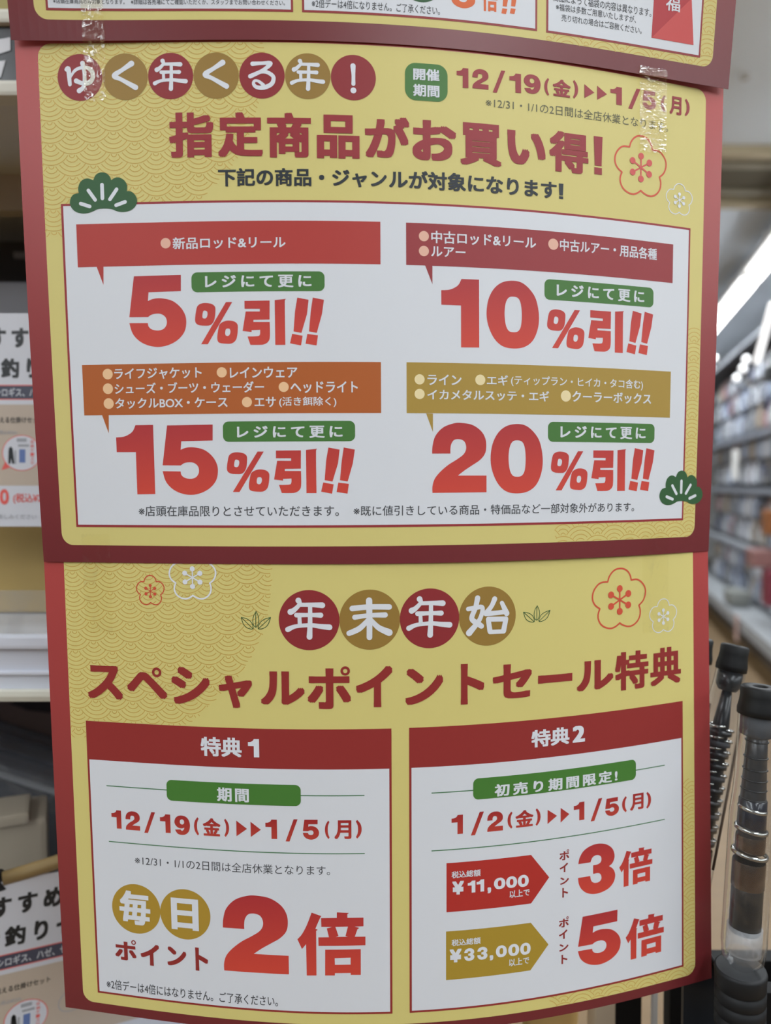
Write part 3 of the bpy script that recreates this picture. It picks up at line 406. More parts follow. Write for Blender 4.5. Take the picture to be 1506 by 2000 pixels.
 ('P','U','points_multiple',None,'orange',5,[[74.51,-282.76],[77.41,-282.68],[76.65,-279.8],[73.9,-279.89]]),
 ('T','U','notice_lettering#c',None,'ink_grey2',5,'※商品によって福袋の内容は異なります。',[97.87,163.39,-294.48,-289.86],[0.006,0.005],1.0),
 ('T','U','notice_lettering#c',None,'ink_grey2',5,'※福袋は多数ご用意いたしますが、',[101.86,153.35,-289.02,-285.09],[0.006,0.005],1.0),
 ('T','U','notice_lettering#c',None,'ink_grey2',5,'売り切れの場合はご容赦ください。',[105.42,157.35,-283.49,-279.55],[0.006,0.005],1.0),
 ('P','U','lucky_bag_print',None,'bagred',5,[[164.86,-305.27],[189.32,-308.68],[193.22,-278.53],[164.14,-278.61]]),
 ('P','U','lucky_bag_print',None,'bagred2',6,[[164.14,-278.61],[190.03,-303.87],[193.22,-278.53]]),
 ('T','U','bag_lettering','lucky_bag_print','ink_white',7,'福',[172.83,182.54,-303.88,-295.1],[0.012,0.01],1.0),
 ('W','M','wave_pattern','yellow_field','wave',2,[-160.44,-191.72],1,[[[-192.34,-263.23],[-65.45,-258.52],[-65.27,-246.16],[-67.65,-226.91],[-72.85,-207.65],[-83.69,-189.83],[-92.84,-179.75],[-104.34,-169.45],[-127.39,-161.65],[-156.51,-156.25],[-179.95,-154.3],[-197.49,-154.08]]]),
 ('W','M','wave_pattern','yellow_field','wave',2,[200.32,-90.52],-1,[[[194,-112.94],[206,-110.94],[206,20],[102.63,20],[99.63,7.5],[194,7.5]]]),
 ('W','L','wave_pattern','yellow_field','wave',2,[-184.14,46.81],1,[[[-210.07,21.43],[-64.62,21.33],[-64.57,37.3],[-66.59,55.42],[-70.95,71.05],[-76.46,81.77],[-84.73,94.13],[-94.57,104.26],[-113.05,121.84],[-126.97,128.28],[-152.61,131.5],[-182.26,134.49],[-215.89,136.42]]]),
 ('W','L','wave_pattern','yellow_field','wave',2,[202.39,230.35],-1,[[[194,173.94],[206,175.94],[206,305],[101.94,305],[98.94,295],[194,295]]]),
 ('W','U','wave_pattern','yellow_field','wave',2,[203.56,-286.42],-1,[[[196,-335],[212,-335],[212,-264],[98.05,-264],[95.05,-273],[196,-273]]]),
 ('tape','U','M',[-155.46,-157.89,-258.24,5.94,26.0,32.0]),
 ('tape','U','M',[166.23,165.9,-259.59,9.53,4.0,46.0]),
 ('tape','M','L',[-167.79,-168.16,30.12,8.61,16.0,40.0]),
 ('tape','M','L',[172.97,173.59,29.53,10.22,13.0,48.0]),
]

class Sheet:
    """a curved paper sheet: (u, v) millimetres along the paper -> the point in the shop"""
    def __init__(s, k):
        d = SURF[k]; s.O, s.ex, s.d, s.ez = (np.array(d[x]) for x in ('O', 'ex', 'd', 'ez')); s.sc = d['sc']/1000; s.a, s.b, s.c = d['a'], d['b'], d['c']
        s.gq = np.linspace(-1.5, 1.5, 241); s.gt = np.linspace(-560, 420, 36); Q, T = np.meshgrid(s.gq, s.gt, indexing='ij')
        w = np.sqrt(1+(s.zq(Q, T)/210)**2)*210; G = np.concatenate([np.zeros((1, 36)), np.cumsum((w[1:]+w[:-1])/2*(s.gq[1]-s.gq[0]), 0)]); s.G = G-G[120:121]
    def z(s, q, t):
        t = t/300; a, b, c = s.a, s.b, s.c; return q*(a[0]+q*(a[1]+q*(a[2]+q*a[3])))+t*q*(b[0]+q*(b[1]+q*b[2]))+t*t*(c[0]+c[1]*q)
    def zq(s, q, t):
        t = t/300; a, b, c = s.a, s.b, s.c; return a[0]+q*(2*a[1]+q*(3*a[2]+q*4*a[3]))+t*(b[0]+q*(2*b[1]+q*3*b[2]))+t*t*c[1]
    def arc(s, q, t):
        i = np.clip((q+1.5)/3*240, 0, 239.999); j = np.clip((t+560)/980*35, 0, 34.999); i0 = i.astype(int); j0 = j.astype(int); fi = i-i0; fj = j-j0; G = s.G
        return (G[i0, j0]*(1-fi)+G[i0+1, j0]*fi)*(1-fj)+(G[i0, j0+1]*(1-fi)+G[i0+1, j0+1]*fi)*fj
    def q(s, u, v):
        q = u/215
        for _ in range(8): q = q-(s.arc(q, v)-u)/(np.sqrt(1+(s.zq(q, v)/210)**2)*210)
        return q
    def raw(s, u, v):
        q = s.q(u, v); return s.O+s.sc*(q[:, None]*210*s.ex+v[:, None]*s.d+s.z(q, v)[:, None]*s.ez)
    def pt(s, u, v, off):
        u, v, off = (np.asarray(x, float) for x in (u, v, off)); P = s.raw(u, v); n = np.cross(s.raw(u+1, v)-P, s.raw(u, v+1)-P); n /= np.linalg.norm(n, axis=1)[:, None]
        n *= np.sign(-n[:, 1])[:, None]; return P+n*off[:, None]/1000
class Flat:
    """a flat card: (u, v) millimetres in its own plane"""
    def pt(s, u, v, off): return np.stack([np.asarray(u), -np.asarray(off), -np.asarray(v)], 1)/1000
LAY = .05
def catmull(pts, closed=True, n=7):
    P = [np.array(p[:-1] if len(p) == 4 else p[:2], float) for p in pts]; K = [len(p) == 3 and p[2] == 1 for p in pts]; N = len(P); out = []
    for i in range(N if closed else N-1):
        a, b = i, (i+1) % N; p1, p2 = P[a], P[b]
        if K[a] and K[b]: out.append(tuple(p1)); continue
        p0 = P[(a-1) % N] if not K[a] else p1; p3 = P[(b+1) % N] if not K[b] else p2
        if not closed: p0 = P[max(a-1, 0)]; p3 = P[min(b+1, N-1)]
        for j in range(n):
            t = j/n; out.append(tuple(.5*((2*p1)+(-p0+p2)*t+(2*p0-5*p1+4*p2-p3)*t*t+(-p0+3*p1-3*p2+p3)*t**3)))
    if not closed: out.append(tuple(P[-1]))
    return out
def filled(paths):
    """outline paths (even-odd) -> vertices, faces"""
    cu = bpy.data.curves.new('outline', 'CURVE'); cu.dimensions = '2D'; cu.fill_mode = 'BOTH'
    for p in paths:
        sp = cu.splines.new('POLY'); sp.points.add(len(p)-1); sp.use_cyclic_u = True
        for q, xy in zip(sp.points, p): q.co = (xy[0], xy[1], 0, 1)
    return take(cu)
def take(cu):
    o = bpy.data.objects.new('outline', cu); me = o.to_mesh(); V = [(v.co.x, v.co.y) for v in me.vertices]; F = [tuple(p.vertices) for p in me.polygons]; o.to_mesh_clear(); bpy.data.objects.remove(o); bpy.data.curves.remove(cu); return V, F
TEXT = {}
def text_mesh(s, sp):
    if (s, sp) not in TEXT:
        cu = bpy.data.curves.new('line', 'FONT'); cu.body = s; cu.size = 1; cu.resolution_u = 4; cu.space_character = sp; TEXT[s, sp] = take(cu)
    return TEXT[s, sp]
GM = {}
def glyph_mesh(n):
    if n not in GM:
        # outlines that lie inside another one are its holes; the rest are shapes of their own
        outs = [catmull(p) for p in GLYPHS[n][1]]; bb = [(min(x for x, _ in o), max(x for x, _ in o), min(y for _, y in o), max(y for _, y in o)) for o in outs]; own = {}
        for i, b in enumerate(bb):
            par = [j for j, c in enumerate(bb) if j != i and c[0] < b[0] and c[1] > b[1] and c[2] < b[2] and c[3] > b[3] and (c[1]-c[0])*(c[3]-c[2]) < .9*2]
            own.setdefault(min(par, key=lambda j: (bb[j][1]-bb[j][0])*(bb[j][3]-bb[j][2])) if par else i, []).append(i)
        V, F = [], []
        for k, ids in own.items():
            v, f = filled([outs[i] for i in ids]); n0 = len(V); V += v; F += [tuple(i+n0 for i in q) for q in f]
        GM[n] = (V, F)
    return GM[n]
class Part:
    def __init__(s): s.V = []; s.F = []; s.m = []; s.bb = None
    def add(s, V, F, lay, m):
        n = len(s.V); s.V += [(x, y, lay*LAY) for x, y in V]; s.F += [tuple(i+n for i in f) for f in F]; s.m += [m]*len(F)
    def rect(s, b, rad, lay, m):
        u0, u1, v0, v1 = b
        if not rad: s.add([(u0, v0), (u1, v0), (u1, v1), (u0, v1)], [(0, 1, 2, 3)], lay, m); return
        P = []
        for cx, cy, a0 in ((u1-rad, v1-rad, 0), (u0+rad, v1-rad, 90), (u0+rad, v0+rad, 180), (u1-rad, v0+rad, 270)):
            for k in range(9): t = math.radians(a0+k*11.25); P.append((cx+rad*math.cos(t), cy+rad*math.sin(t)))
        s.add(P, [tuple(range(len(P)))], lay, m)
    def disc(s, c, r, lay, m, n=64, ry=None):
        s.add([(c[0]+r*math.cos(2*math.pi*i/n), c[1]+(ry or r)*math.sin(2*math.pi*i/n)) for i in range(n)], [tuple(range(n))], lay, m)
    def text(s, txt, b, bold, sp, lay, m):
        V, F = text_mesh(txt, sp); dx, dy = bold; xs = [v[0] for v in V]; ys = [v[1] for v in V]; x0, x1, y0, y1 = min(xs)-dx, max(xs)+dx, min(ys)-dy, max(ys)+dy
        sx = (b[1]-b[0])/(x1-x0); sy = (b[3]-b[2])/(y1-y0)
        for k, (ex, ey) in enumerate([(i, j) for i in (-1, 0, 1) for j in (-1, 0, 1)] if dx > .013 else [(-1, -1), (1, -1), (-1, 1), (1, 1)] if dx else [(0, 0)]):
            s.add([(b[0]+(x+ex*dx-x0)*sx, b[3]-(y+ey*dy-y0)*sy) for x, y in V], F, lay+k*.2, m)
    def glyph(s, n, b, lay, m):
        V, F = glyph_mesh(n); s.add([(b[0]+x*(b[1]-b[0]), b[2]+y*(b[3]-b[2])) for x, y in V], F, lay, m)
    def brush(s, pts, lay, m, k=0, disc=True, n=7):
        C = catmull([(*p, 0) if len(p) == 3 else p for p in pts], closed=False, n=n); V = []; F = []
        for i, (x, y, r) in enumerate(C):
            a, b = C[max(i-1, 0)], C[min(i+1, len(C)-1)]; dx, dy = b[0]-a[0], b[1]-a[1]; l = math.hypot(dx, dy) or 1
            V += [(x-dy/l*r, y+dx/l*r), (x+dy/l*r, y-dx/l*r)]
            if i: F.append((2*i-2, 2*i-1, 2*i+1, 2*i))
        s.add(V, F, lay+k*.2, m)
        if disc:
            for q, e in ((C[0], .01), (C[-1], .02)): s.disc(q, q[2], lay+k*.2+e*5, m, 20)
            if len(pts) > 3:
                for j, q in enumerate(pts[1:-1]): s.disc(q, q[2], lay+k*.2+.12, m, 16)
    def outline(s, paths, half, lay, m):
        for p in paths:
            n = len(p); V = []; F = []
            for i, (x, y) in enumerate(p):
                a, b = p[i-1], p[(i+1) % n]; dx, dy = b[0]-a[0], b[1]-a[1]; l = math.hypot(dx, dy) or 1; V += [(x-dy/l*half, y+dx/l*half), (x+dy/l*half, y-dx/l*half)]
            for i in range(n): j = (i+1) % n; F.append((2*i, 2*i+1, 2*j+1, 2*j))
            s.add(V, F, lay, m)
    def build(s, name, surf, parent, cut=True, sheet=None):
        mats = sorted(set(s.m)); bm = bmesh.new(); vs = [bm.verts.new(v) for v in s.V]
        for f, m in zip(s.F, s.m):
            if len(set(f)) < 3: continue
            try: bm.faces.new([vs[i] for i in f]).material_index = mats.index(m)
            except ValueError: pass
        us = [v[0] for v in s.V]; ws = [v[1] for v in s.V]
        if cut:
            for axis, lo, hi, st in ((0, min(us), max(us), 4), (1, min(ws), max(ws), 20)):
                for k in range(math.floor(lo/st)+1, math.ceil(hi/st)):
                    no = [0, 0, 0]; no[axis] = 1; co = [0, 0, 0]; co[axis] = k*st
                    bmesh.ops.bisect_plane(bm, geom=bm.verts[:]+bm.edges[:]+bm.faces[:], dist=1e-5, plane_co=co, plane_no=no)
        uv = bm.loops.layers.uv.new('print'); v0, v1 = min(ws), max(ws); u0, u1 = min(us), max(us)
        for f in bm.faces:
            for l in f.loops: l[uv].uv = ((l.vert.co.x-u0)/(u1-u0+1e-9), (l.vert.co.y-v0)/(v1-v0+1e-9))
        A = np.array([v.co[:] for v in bm.verts]); Q = surf.pt(A[:, 0], A[:, 1], A[:, 2]); o0 = np.array(root_of(parent).location) if not isinstance(surf, Flat) else np.zeros(3)
        for v, q in zip(bm.verts, Q-o0): v.co = q
        return link_mesh(name, bm, mats, parent)
def root_of(o):
    while o.parent: o = o.parent
    return o
def paper(name, b, surf, parent, m, thick=.25, st=5):
    u0, u1, v0, v1 = b; nu = int((u1-u0)/st)+1; nv = max(2, int((v1-v0)/12)); U, V = np.meshgrid(np.linspace(u0, u1, nu), np.linspace(v0, v1, nv), indexing='ij'); o0 = np.array(root_of(parent).location) if not isinstance(surf, Flat) else 0
    bm = bmesh.new(); uv = bm.loops.layers.uv.new('print'); S = []
    for off in (0, -thick):
        P = surf.pt(U.ravel(), V.ravel(), np.full(U.size, off))-o0; S.append([[bm.verts.new(P[i*nv+j]) for j in range(nv)] for i in range(nu)])
    def quad(a, b_, c, d, w):
        f = bm.faces.new((a, b_, c, d))
        for l, t in zip(f.loops, w): l[uv].uv = (0, t)
    for i in range(nu-1):
        for j in range(nv-1):
            t0, t1 = j/(nv-1), (j+1)/(nv-1); a, b_, c, d = (i, j), (i+1, j), (i+1, j+1), (i, j+1)
            quad(*[S[0][x][y] for x, y in (a, b_, c, d)], (t0, t0, t1, t1)); quad(*[S[1][x][y] for x, y in (d, c, b_, a)], (t1, t1, t0, t0))
    for i in range(nu-1):
        for j, t in ((0, 0), (nv-1, 1)): quad(S[0][i][j], S[0][i+1][j], S[1][i+1][j], S[1][i][j], (t,)*4)
    for j in range(nv-1):
        for i in (0, nu-1): t0, t1 = j/(nv-1), (j+1)/(nv-1); quad(S[0][i][j], S[0][i][j+1], S[1][i][j+1], S[1][i][j], (t0, t1, t1, t0))
    return link_mesh(name, bm, m, parent, smooth=False)
def inside(poly, x, y):
    c = np.zeros(len(x), bool); n = len(poly)
    for i in range(n):
        (x0, y0), (x1, y1) = poly[i], poly[i-1]
        if y0 == y1: continue
        c ^= ((y0 > y) != (y1 > y)) & (x < (x1-x0)*(y-y0)/(y1-y0)+x0)
    return c
def waves(part, c0, dirn, polys, lay, m, holes, field, R=11.75, half=.23):
    """overlapping rows of concentric scallops inside the given areas"""
    al = np.array([p for q in polys for p in q]); lo, hi = al.min(0), al.max(0)
    for row in range(int((lo[1]-c0[1])/(R/2))-3, int((hi[1]-c0[1])/(R/2))+4):
        for colm in range(int((lo[0]-c0[0])/R)-2, int((hi[0]-c0[0])/R)+3):
            if (row+colm) % 2: continue
            cx, cy = c0[0]+colm*R, c0[1]+row*R/2
            for r in (1.5, 3.9, 6.35, 8.8, 11.2):
                n = max(10, int(r*4)); t = np.linspace(0, 2*np.pi, n+1); x, y = cx+r*np.cos(t), cy+r*np.sin(t); xm, ym = (x[1:]+x[:-1])/2, (y[1:]+y[:-1])/2
                ok = np.zeros(n, bool)
                for p in polys: ok |= inside(p, xm, ym)
                f = field; ok &= (xm > f[0]+.3) & (xm < f[1]-.3) & (ym > f[2]+.3) & (ym < f[3]-.3)
                for sx in (-1, 1):
                    for sy in (-1, 1):                                  # the field's rounded corners
                        kx = (f[1]-7) if sx > 0 else (f[0]+7); ky = (f[3]-7) if sy > 0 else (f[2]+7); ok &= ~(((xm-kx)*sx > 0) & ((ym-ky)*sy > 0) & (np.hypot(xm-kx, ym-ky) > 6.7))
                for h in holes: ok &= ~((xm > h[0]-.2) & (xm < h[1]+.2) & (ym > h[2]-.2) & (ym < h[3]+.2))
                for ox, oy in ((R, -R/2*dirn), (-R, -R/2*dirn), (0, -R*dirn)): ok &= np.hypot(xm-cx-ox, ym-cy-oy) > R-.05
                for i in np.nonzero(ok)[0]:
                    c, s_ = np.cos(t[i:i+2]), np.sin(t[i:i+2]); part.add([(cx+(r+half)*c[0], cy+(r+half)*s_[0]), (cx+(r+half)*c[1], cy+(r+half)*s_[1]), (cx+(r-half)*c[1], cy+(r-half)*s_[1]), (cx+(r-half)*c[0], cy+(r-half)*s_[0])], [(0, 1, 2, 3)], lay, m)
def sized_strokes(part, name, b, lay, m):
    w, h = b[1]-b[0], b[3]-b[2]
    for k, st in enumerate(STROKES[name]): part.brush([(b[0]+x*w, b[2]+y*h, r*w) for x, y, r in st], lay, m, k*.5)

# ------------------------------------------------------------------ the shop shell
def room():
    bm = bmesh.new(); add_box(bm, (-9, -6, -.1), (9, 15, 0)); struct('floor', bm, mat('floor_wood', (112, 90, 62), .45, 1.0, noise=.18, spec=.3), 'tan wood-look shop floor')
    bm = bmesh.new(); add_box(bm, (-9, -6, 3.3), (9, 15, 3.4)); struct('ceiling', bm, mat('ceiling_paint', (214, 226, 238), .8), 'plain grey-white shop ceiling')
    bm = bmesh.new(); add_box(bm, (-9, 15, 0), (9, 15.1, 3.3)); struct('wall_back', bm, mat('wall_paint', (205, 205, 200), .8), 'pale wall at the far end of the shop')
room()
AX = Vector((.26, 1, 0)).normalized(); ANG = -math.atan2(.26, 1)          # the way the aisle runs
def batten(p, label, group):
    t = thing('batten_light', p, label, 'ceiling light', group); t.rotation_euler = (0, 0, ANG)
    bm = bmesh.new(); add_box(bm, (-.08, -.62, .045), (.08, .62, .10), .006); link_mesh('housing', bm, mat('lamp_housing', (225, 225, 222), .4), t)
    bm = bmesh.new(); lathe(bm, [(0, -.6), (.042, -.6), (.042, .6), (0, .6)], 16, Matrix.Rotation(math.pi/2, 4, 'X')); link_mesh('lamp_tube', bm, mat('lamp_glow', (255, 255, 255), .5, emit=9), t)
    bm = bmesh.new(); add_box(bm, (-.008, -.3, .10), (.008, -.28, .25)); link_mesh('hanger', bm, 'lamp_housing', t); bm = bmesh.new(); add_box(bm, (-.008, .28, .10), (.008, .3, .25)); link_mesh('hanger', bm, 'lamp_housing', t)
    ld = bpy.data.lights.new('tube_light', 'AREA'); ld.shape = 'RECTANGLE'; ld.size = .1; ld.size_y = 1.2; ld.energy = LAMP_W; ld.color = (.88, .95, 1)
    lo = bpy.data.objects.new('tube_light', ld); lo.parent = t; lo.location = (0, 0, -.05); COL.objects.link(lo)
for off, nm, n0, n1 in ((0, 'row of tube lights over the far aisle', -6, 5), (-2.6, 'row of tube lights over the near aisle', -8, 4), (-5.2, 'row of tube lights over the left aisle', -8, 3), (2.6, 'added row of unseen tube lights to the near right', -8, -1), (5.2, 'added row of unseen tube lights to the middle right', -8, -1)):  # unseen right rows added for poster sheen; near and left rows lengthened for fill
    for k in range(n0, n1):
        y = 5.4+k*1.32; x = 2.70+.26*(y-5.4)+off
        batten((x, y, 3.05), 'white fluorescent tube light in the '+nm, nm)
def air_vent(p):
    t = thing('ceiling_vent', p, 'beige square air-conditioner vent with dark slots in the ceiling', 'ceiling vent')
    bm = bmesh.new()
    for a, b in (((-.45, -.42, -.05), (.45, -.34, 0)), ((-.45, .34, -.05), (.45, .42, 0)), ((-.45, -.34, -.05), (-.37, .34, 0)), ((.37, -.34, -.05), (.45, .34, 0))): add_box(bm, a, b, .004)
    link_mesh('frame', bm, mat('vent_beige', (176, 166, 140), .6), t)
    bm = bmesh.new(); add_box(bm, (-.36, -.33, -.008), (.36, .33, -.002)); link_mesh('grille', bm, mat('vent_dark', (96, 92, 76), .8), t)
    for y in (-.2, .2): bm = bmesh.new(); add_box(bm, (-.33, y-.03, -.03), (.33, y+.03, -.01), .004); link_mesh('louver', bm, mat('vent_slat', (150, 146, 130), .6), t)
air_vent((2.18, 4.66, 3.3))
bm = bmesh.new(); lathe(bm, [(0, -.02), (.018, -.02), (.022, 0), (0, 0)], 16); o = link_mesh('sprinkler_head', bm, mat('sprinkler', (170, 170, 168), .5)); o.location = (1.62, 3.53, 3.3); tag(o, 'small round grey sprinkler head on the ceiling', 'sprinkler')
BM = mat
# far aisle shelving -----------------------------------------------------------
def far_shelves():
    org = Vector((2.98, 5.9, 0)); fx = AX; nrm = Vector((AX.y, -AX.x, 0))              # shelving face runs along fx, its back lies on the +nrm side
    R = Matrix(((nrm.x, fx.x, 0), (nrm.y, fx.y, 0), (0, 0, 1)))
    t = thing('wall_shelving', org, 'tall white wall shelving full of packets along the far aisle', 'shelving'); t.rotation_euler = R.to_euler()
    M = mat('shelf_white', (150, 153, 156), .5)
    def bx(name, lo, hi, m): bm = bmesh.new(); add_box(bm, lo, hi, .003); return link_mesh(name, bm, m, t)
    bx('back_panel', (.42, -1.6, 0), (.46, 5.4, 2.75), mat('shelf_back', (104, 106, 110), .6))
    bx('base_deck', (-.12, -1.6, .22), (.42, 5.4, .32), M); bx('plinth', (.02, -1.6, 0), (.40, 5.4, .20), mat('plinth_dark', (70, 62, 54), .6))
    zs = (.86, 1.42, 1.93)
    for z in zs: bx('shelf', (.10, -1.6, z-.03), (.42, 5.4, z), M); bx('price_rail', (.085, -1.6, z-.05), (.10, 5.4, z), mat('rail_grey', (140, 145, 156), .4))
    bx('top_canopy', (.02, -1.6, 2.74), (.46, 5.4, 2.78), mat('canopy_grey', (84, 87, 94), .7))
    for y in (-.4, .8, 2.0, 3.2, 4.4): bx('upright', (.38, y-.02, 0), (.42, y+.02, 2.7), mat('upright_grey', (120, 122, 126), .5))
    def pack(w, h, d, m1, m2):
        """one hanging packet: a header card over a bulged clear blister"""
        root = bpy.data.objects.new('tackle_packet', None); root.empty_display_size = .02
        bm = bmesh.new(); add_box(bm, (0, -w/2, 0), (.006, w/2, h)); c = bpy.data.objects.new('backing_card', bpy.data.meshes.new('backing_card')); bm.to_mesh(c.data); bm.free(); c.data.materials.append(m1)
        bm = bmesh.new(); add_box(bm, (-d, -w*.42, h*.06), (0, w*.42, h*.70), min(d, w, h)*.25); e = bpy.data.objects.new('blister', bpy.data.meshes.new('blister')); bm.to_mesh(e.data); bm.free(); e.data.materials.append(m2)
        return root, c, e
    cols = [('white', (204, 207, 214), (210, 214, 222)), ('grey', (156, 159, 166), (140, 144, 152)), ('pale blue', (150, 162, 188), (168, 178, 198)), ('beige', (186, 172, 156), (168, 158, 144)), ('navy', (56, 62, 90), (74, 80, 104)), ('brown', (128, 110, 94), (108, 98, 88)), ('pink', (192, 158, 160), (178, 136, 140)), ('dark grey', (92, 95, 100), (84, 86, 92))]
    pro = [(c[0],)+pack(.135, .215, .035, mat('card_'+c[0], c[1], .4), mat('blister_'+c[0], c[2], .12, spec=.8)) for c in cols]
    cols_w = [7, 5, 5, 4, 1, 2, 2, 2]
    tiers = ((.34, 'base deck', 2), (.88, 'lowest shelf', 2), (1.44, 'middle shelf', 2), (1.95, 'top shelf', 3)); used = set()
    for z0, tn, rows in tiers:
        for r in range(rows):
            for i in range(30):
                y = -.62+i*.15+random.uniform(-.012, .012); k = random.choices(range(len(pro)), cols_w)[0]; nm, rt, c, e = pro[k]
                t2 = rt.copy(); COL.objects.link(t2); z = z0+.02+r*.235 if rows > 1 else z0+.05
                t2.location = org+R @ Vector((.16+random.uniform(0, .05), y, z)); t2.rotation_euler = R.to_euler()
                tag(t2, nm+' carded tackle packet hanging above the '+tn+' of the far wall shelving', 'packet', nm+' packets over the '+tn+' of the far shelving')
                for q in (c, e): q2 = q.copy(); q2.parent = t2; COL.objects.link(q2)
    for lab, y, z, cc in (('navy square price sign on the far shelving beside the red poster edge', 2.40, 2.22, 0), ('navy square price sign high on the far shelving at the picture edge', .53, 2.08, 0), ('navy square price sign on the far shelving below the middle rail', .66, 1.51, 0)):
        s = thing('price_sign', org+R @ Vector((.06, y, z)), lab, 'sign'); s.rotation_euler = R.to_euler()
        bm = bmesh.new(); add_box(bm, (0, -.055, 0), (.006, .055, .12)); link_mesh('plate', bm, mat('sign_navy', (34, 42, 82), .4), s); bm = bmesh.new(); add_box(bm, (-.002, -.03, .035), (0, .03, .045)); add_box(bm, (-.002, -.03, .065), (0, .03, .085)); link_mesh('lettering', bm, mat('sign_pale', (130, 136, 160), .5), s)
    def lone(name, lo, hi, m, lab, cat, bev=.01):
        s = bmesh.new(); add_box(s, lo, hi, bev); o = link_mesh(name, s, m); o.location = org; o.rotation_euler = R.to_euler(); return tag(o, lab, cat)
    lone('hanging_tag', (-.14, .55, .12), (-.135, .67, .34), mat('tag_pink', (206, 176, 168), .5), 'pale pink card dangling from the white base deck of the far shelving', 'tag', .002)
    lone('folded_cushion', (-.10, 1.15, .325), (.08, 1.55, .47), mat('cushion_grey', (126, 128, 124), .8), 'soft grey folded cushion lying on the white base deck', 'cushion', .05)
    lone('orange_packet', (.0, .18, 1.05), (.08, .42, 1.25), mat('orange_pack', (140, 86, 46), .4), 'orange pouch at the picture edge of the far shelving', 'pouch', .02)
    lone('red_packet', (-.02, .06, .50), (.1, .28, .78), mat('red_pack', (120, 50, 62), .4), 'crimson bag hanging above the base deck at the picture edge', 'bag', .02)
    lone('coral_packet', (-.10, .20, .79), (.08, .50, .93), mat('coral_pack', (140, 100, 96), .4), 'coral and white bag resting on the crimson bag', 'bag', .02)
    lone('white_roll', (.0, 1.72, 1.50), (.06, 1.80, 1.80), mat('roll_white', (225, 225, 222), .3), 'short white tube standing out from the middle of the far shelving', 'tube', .02)
    glow = mat('glint_glow', (255, 255, 255), .5, emit=1.3)
    s = bmesh.new(); tube(s, [(.0, 0, .25), (0, 0, -.25)], .026, 16); o = link_mesh('glint_streak', s, glow, None, True); o.location = (3.03, 6.18, 2.66); o.rotation_euler = Vector((0, 0, 1)).rotation_difference(Vector((-.02, -.28, .40))).to_euler(); tag(o, 'slim glowing strip standing in for a white light streak slanting down at the top of the far shelving', 'light streak')  # added glowing strip that stands in for a bright streak, no real lamp
    for k, (p, lb) in enumerate((((3.50, 8.22, 2.80), 'upper glowing dot standing in for a white glint close to the red poster edge'), ((3.46, 8.22, 2.69), 'lower glowing dot standing in for a white glint close to the red poster edge'), ((3.24, 7.12, 2.44), 'lowest of three glowing dots standing in for glints beside the light streak'), ((3.13, 6.70, 2.54), 'highest of three glowing dots standing in for glints beside the light streak'), ((3.10, 6.70, 2.46), 'middle of three glowing dots standing in for glints beside the light streak'))):
        s = bmesh.new(); lathe(s, [(.0, -.03), (.02, -.025), (.032, 0), (.02, .025), (0, .03)], 16); o = link_mesh('glint_dot', s, glow, None, True); o.location = p; tag(o, lb, 'glint', 'glowing dots standing in for glints on the far shelving')  # added glowing dots, bright glints built as small emitters
    lone('speaker_box', (.02, .40, 2.30), (.1, .56, 2.42), mat('black_box', (26, 28, 28), .5), 'small black box high on the far shelving at the picture edge', 'box', .01)
far_shelves()

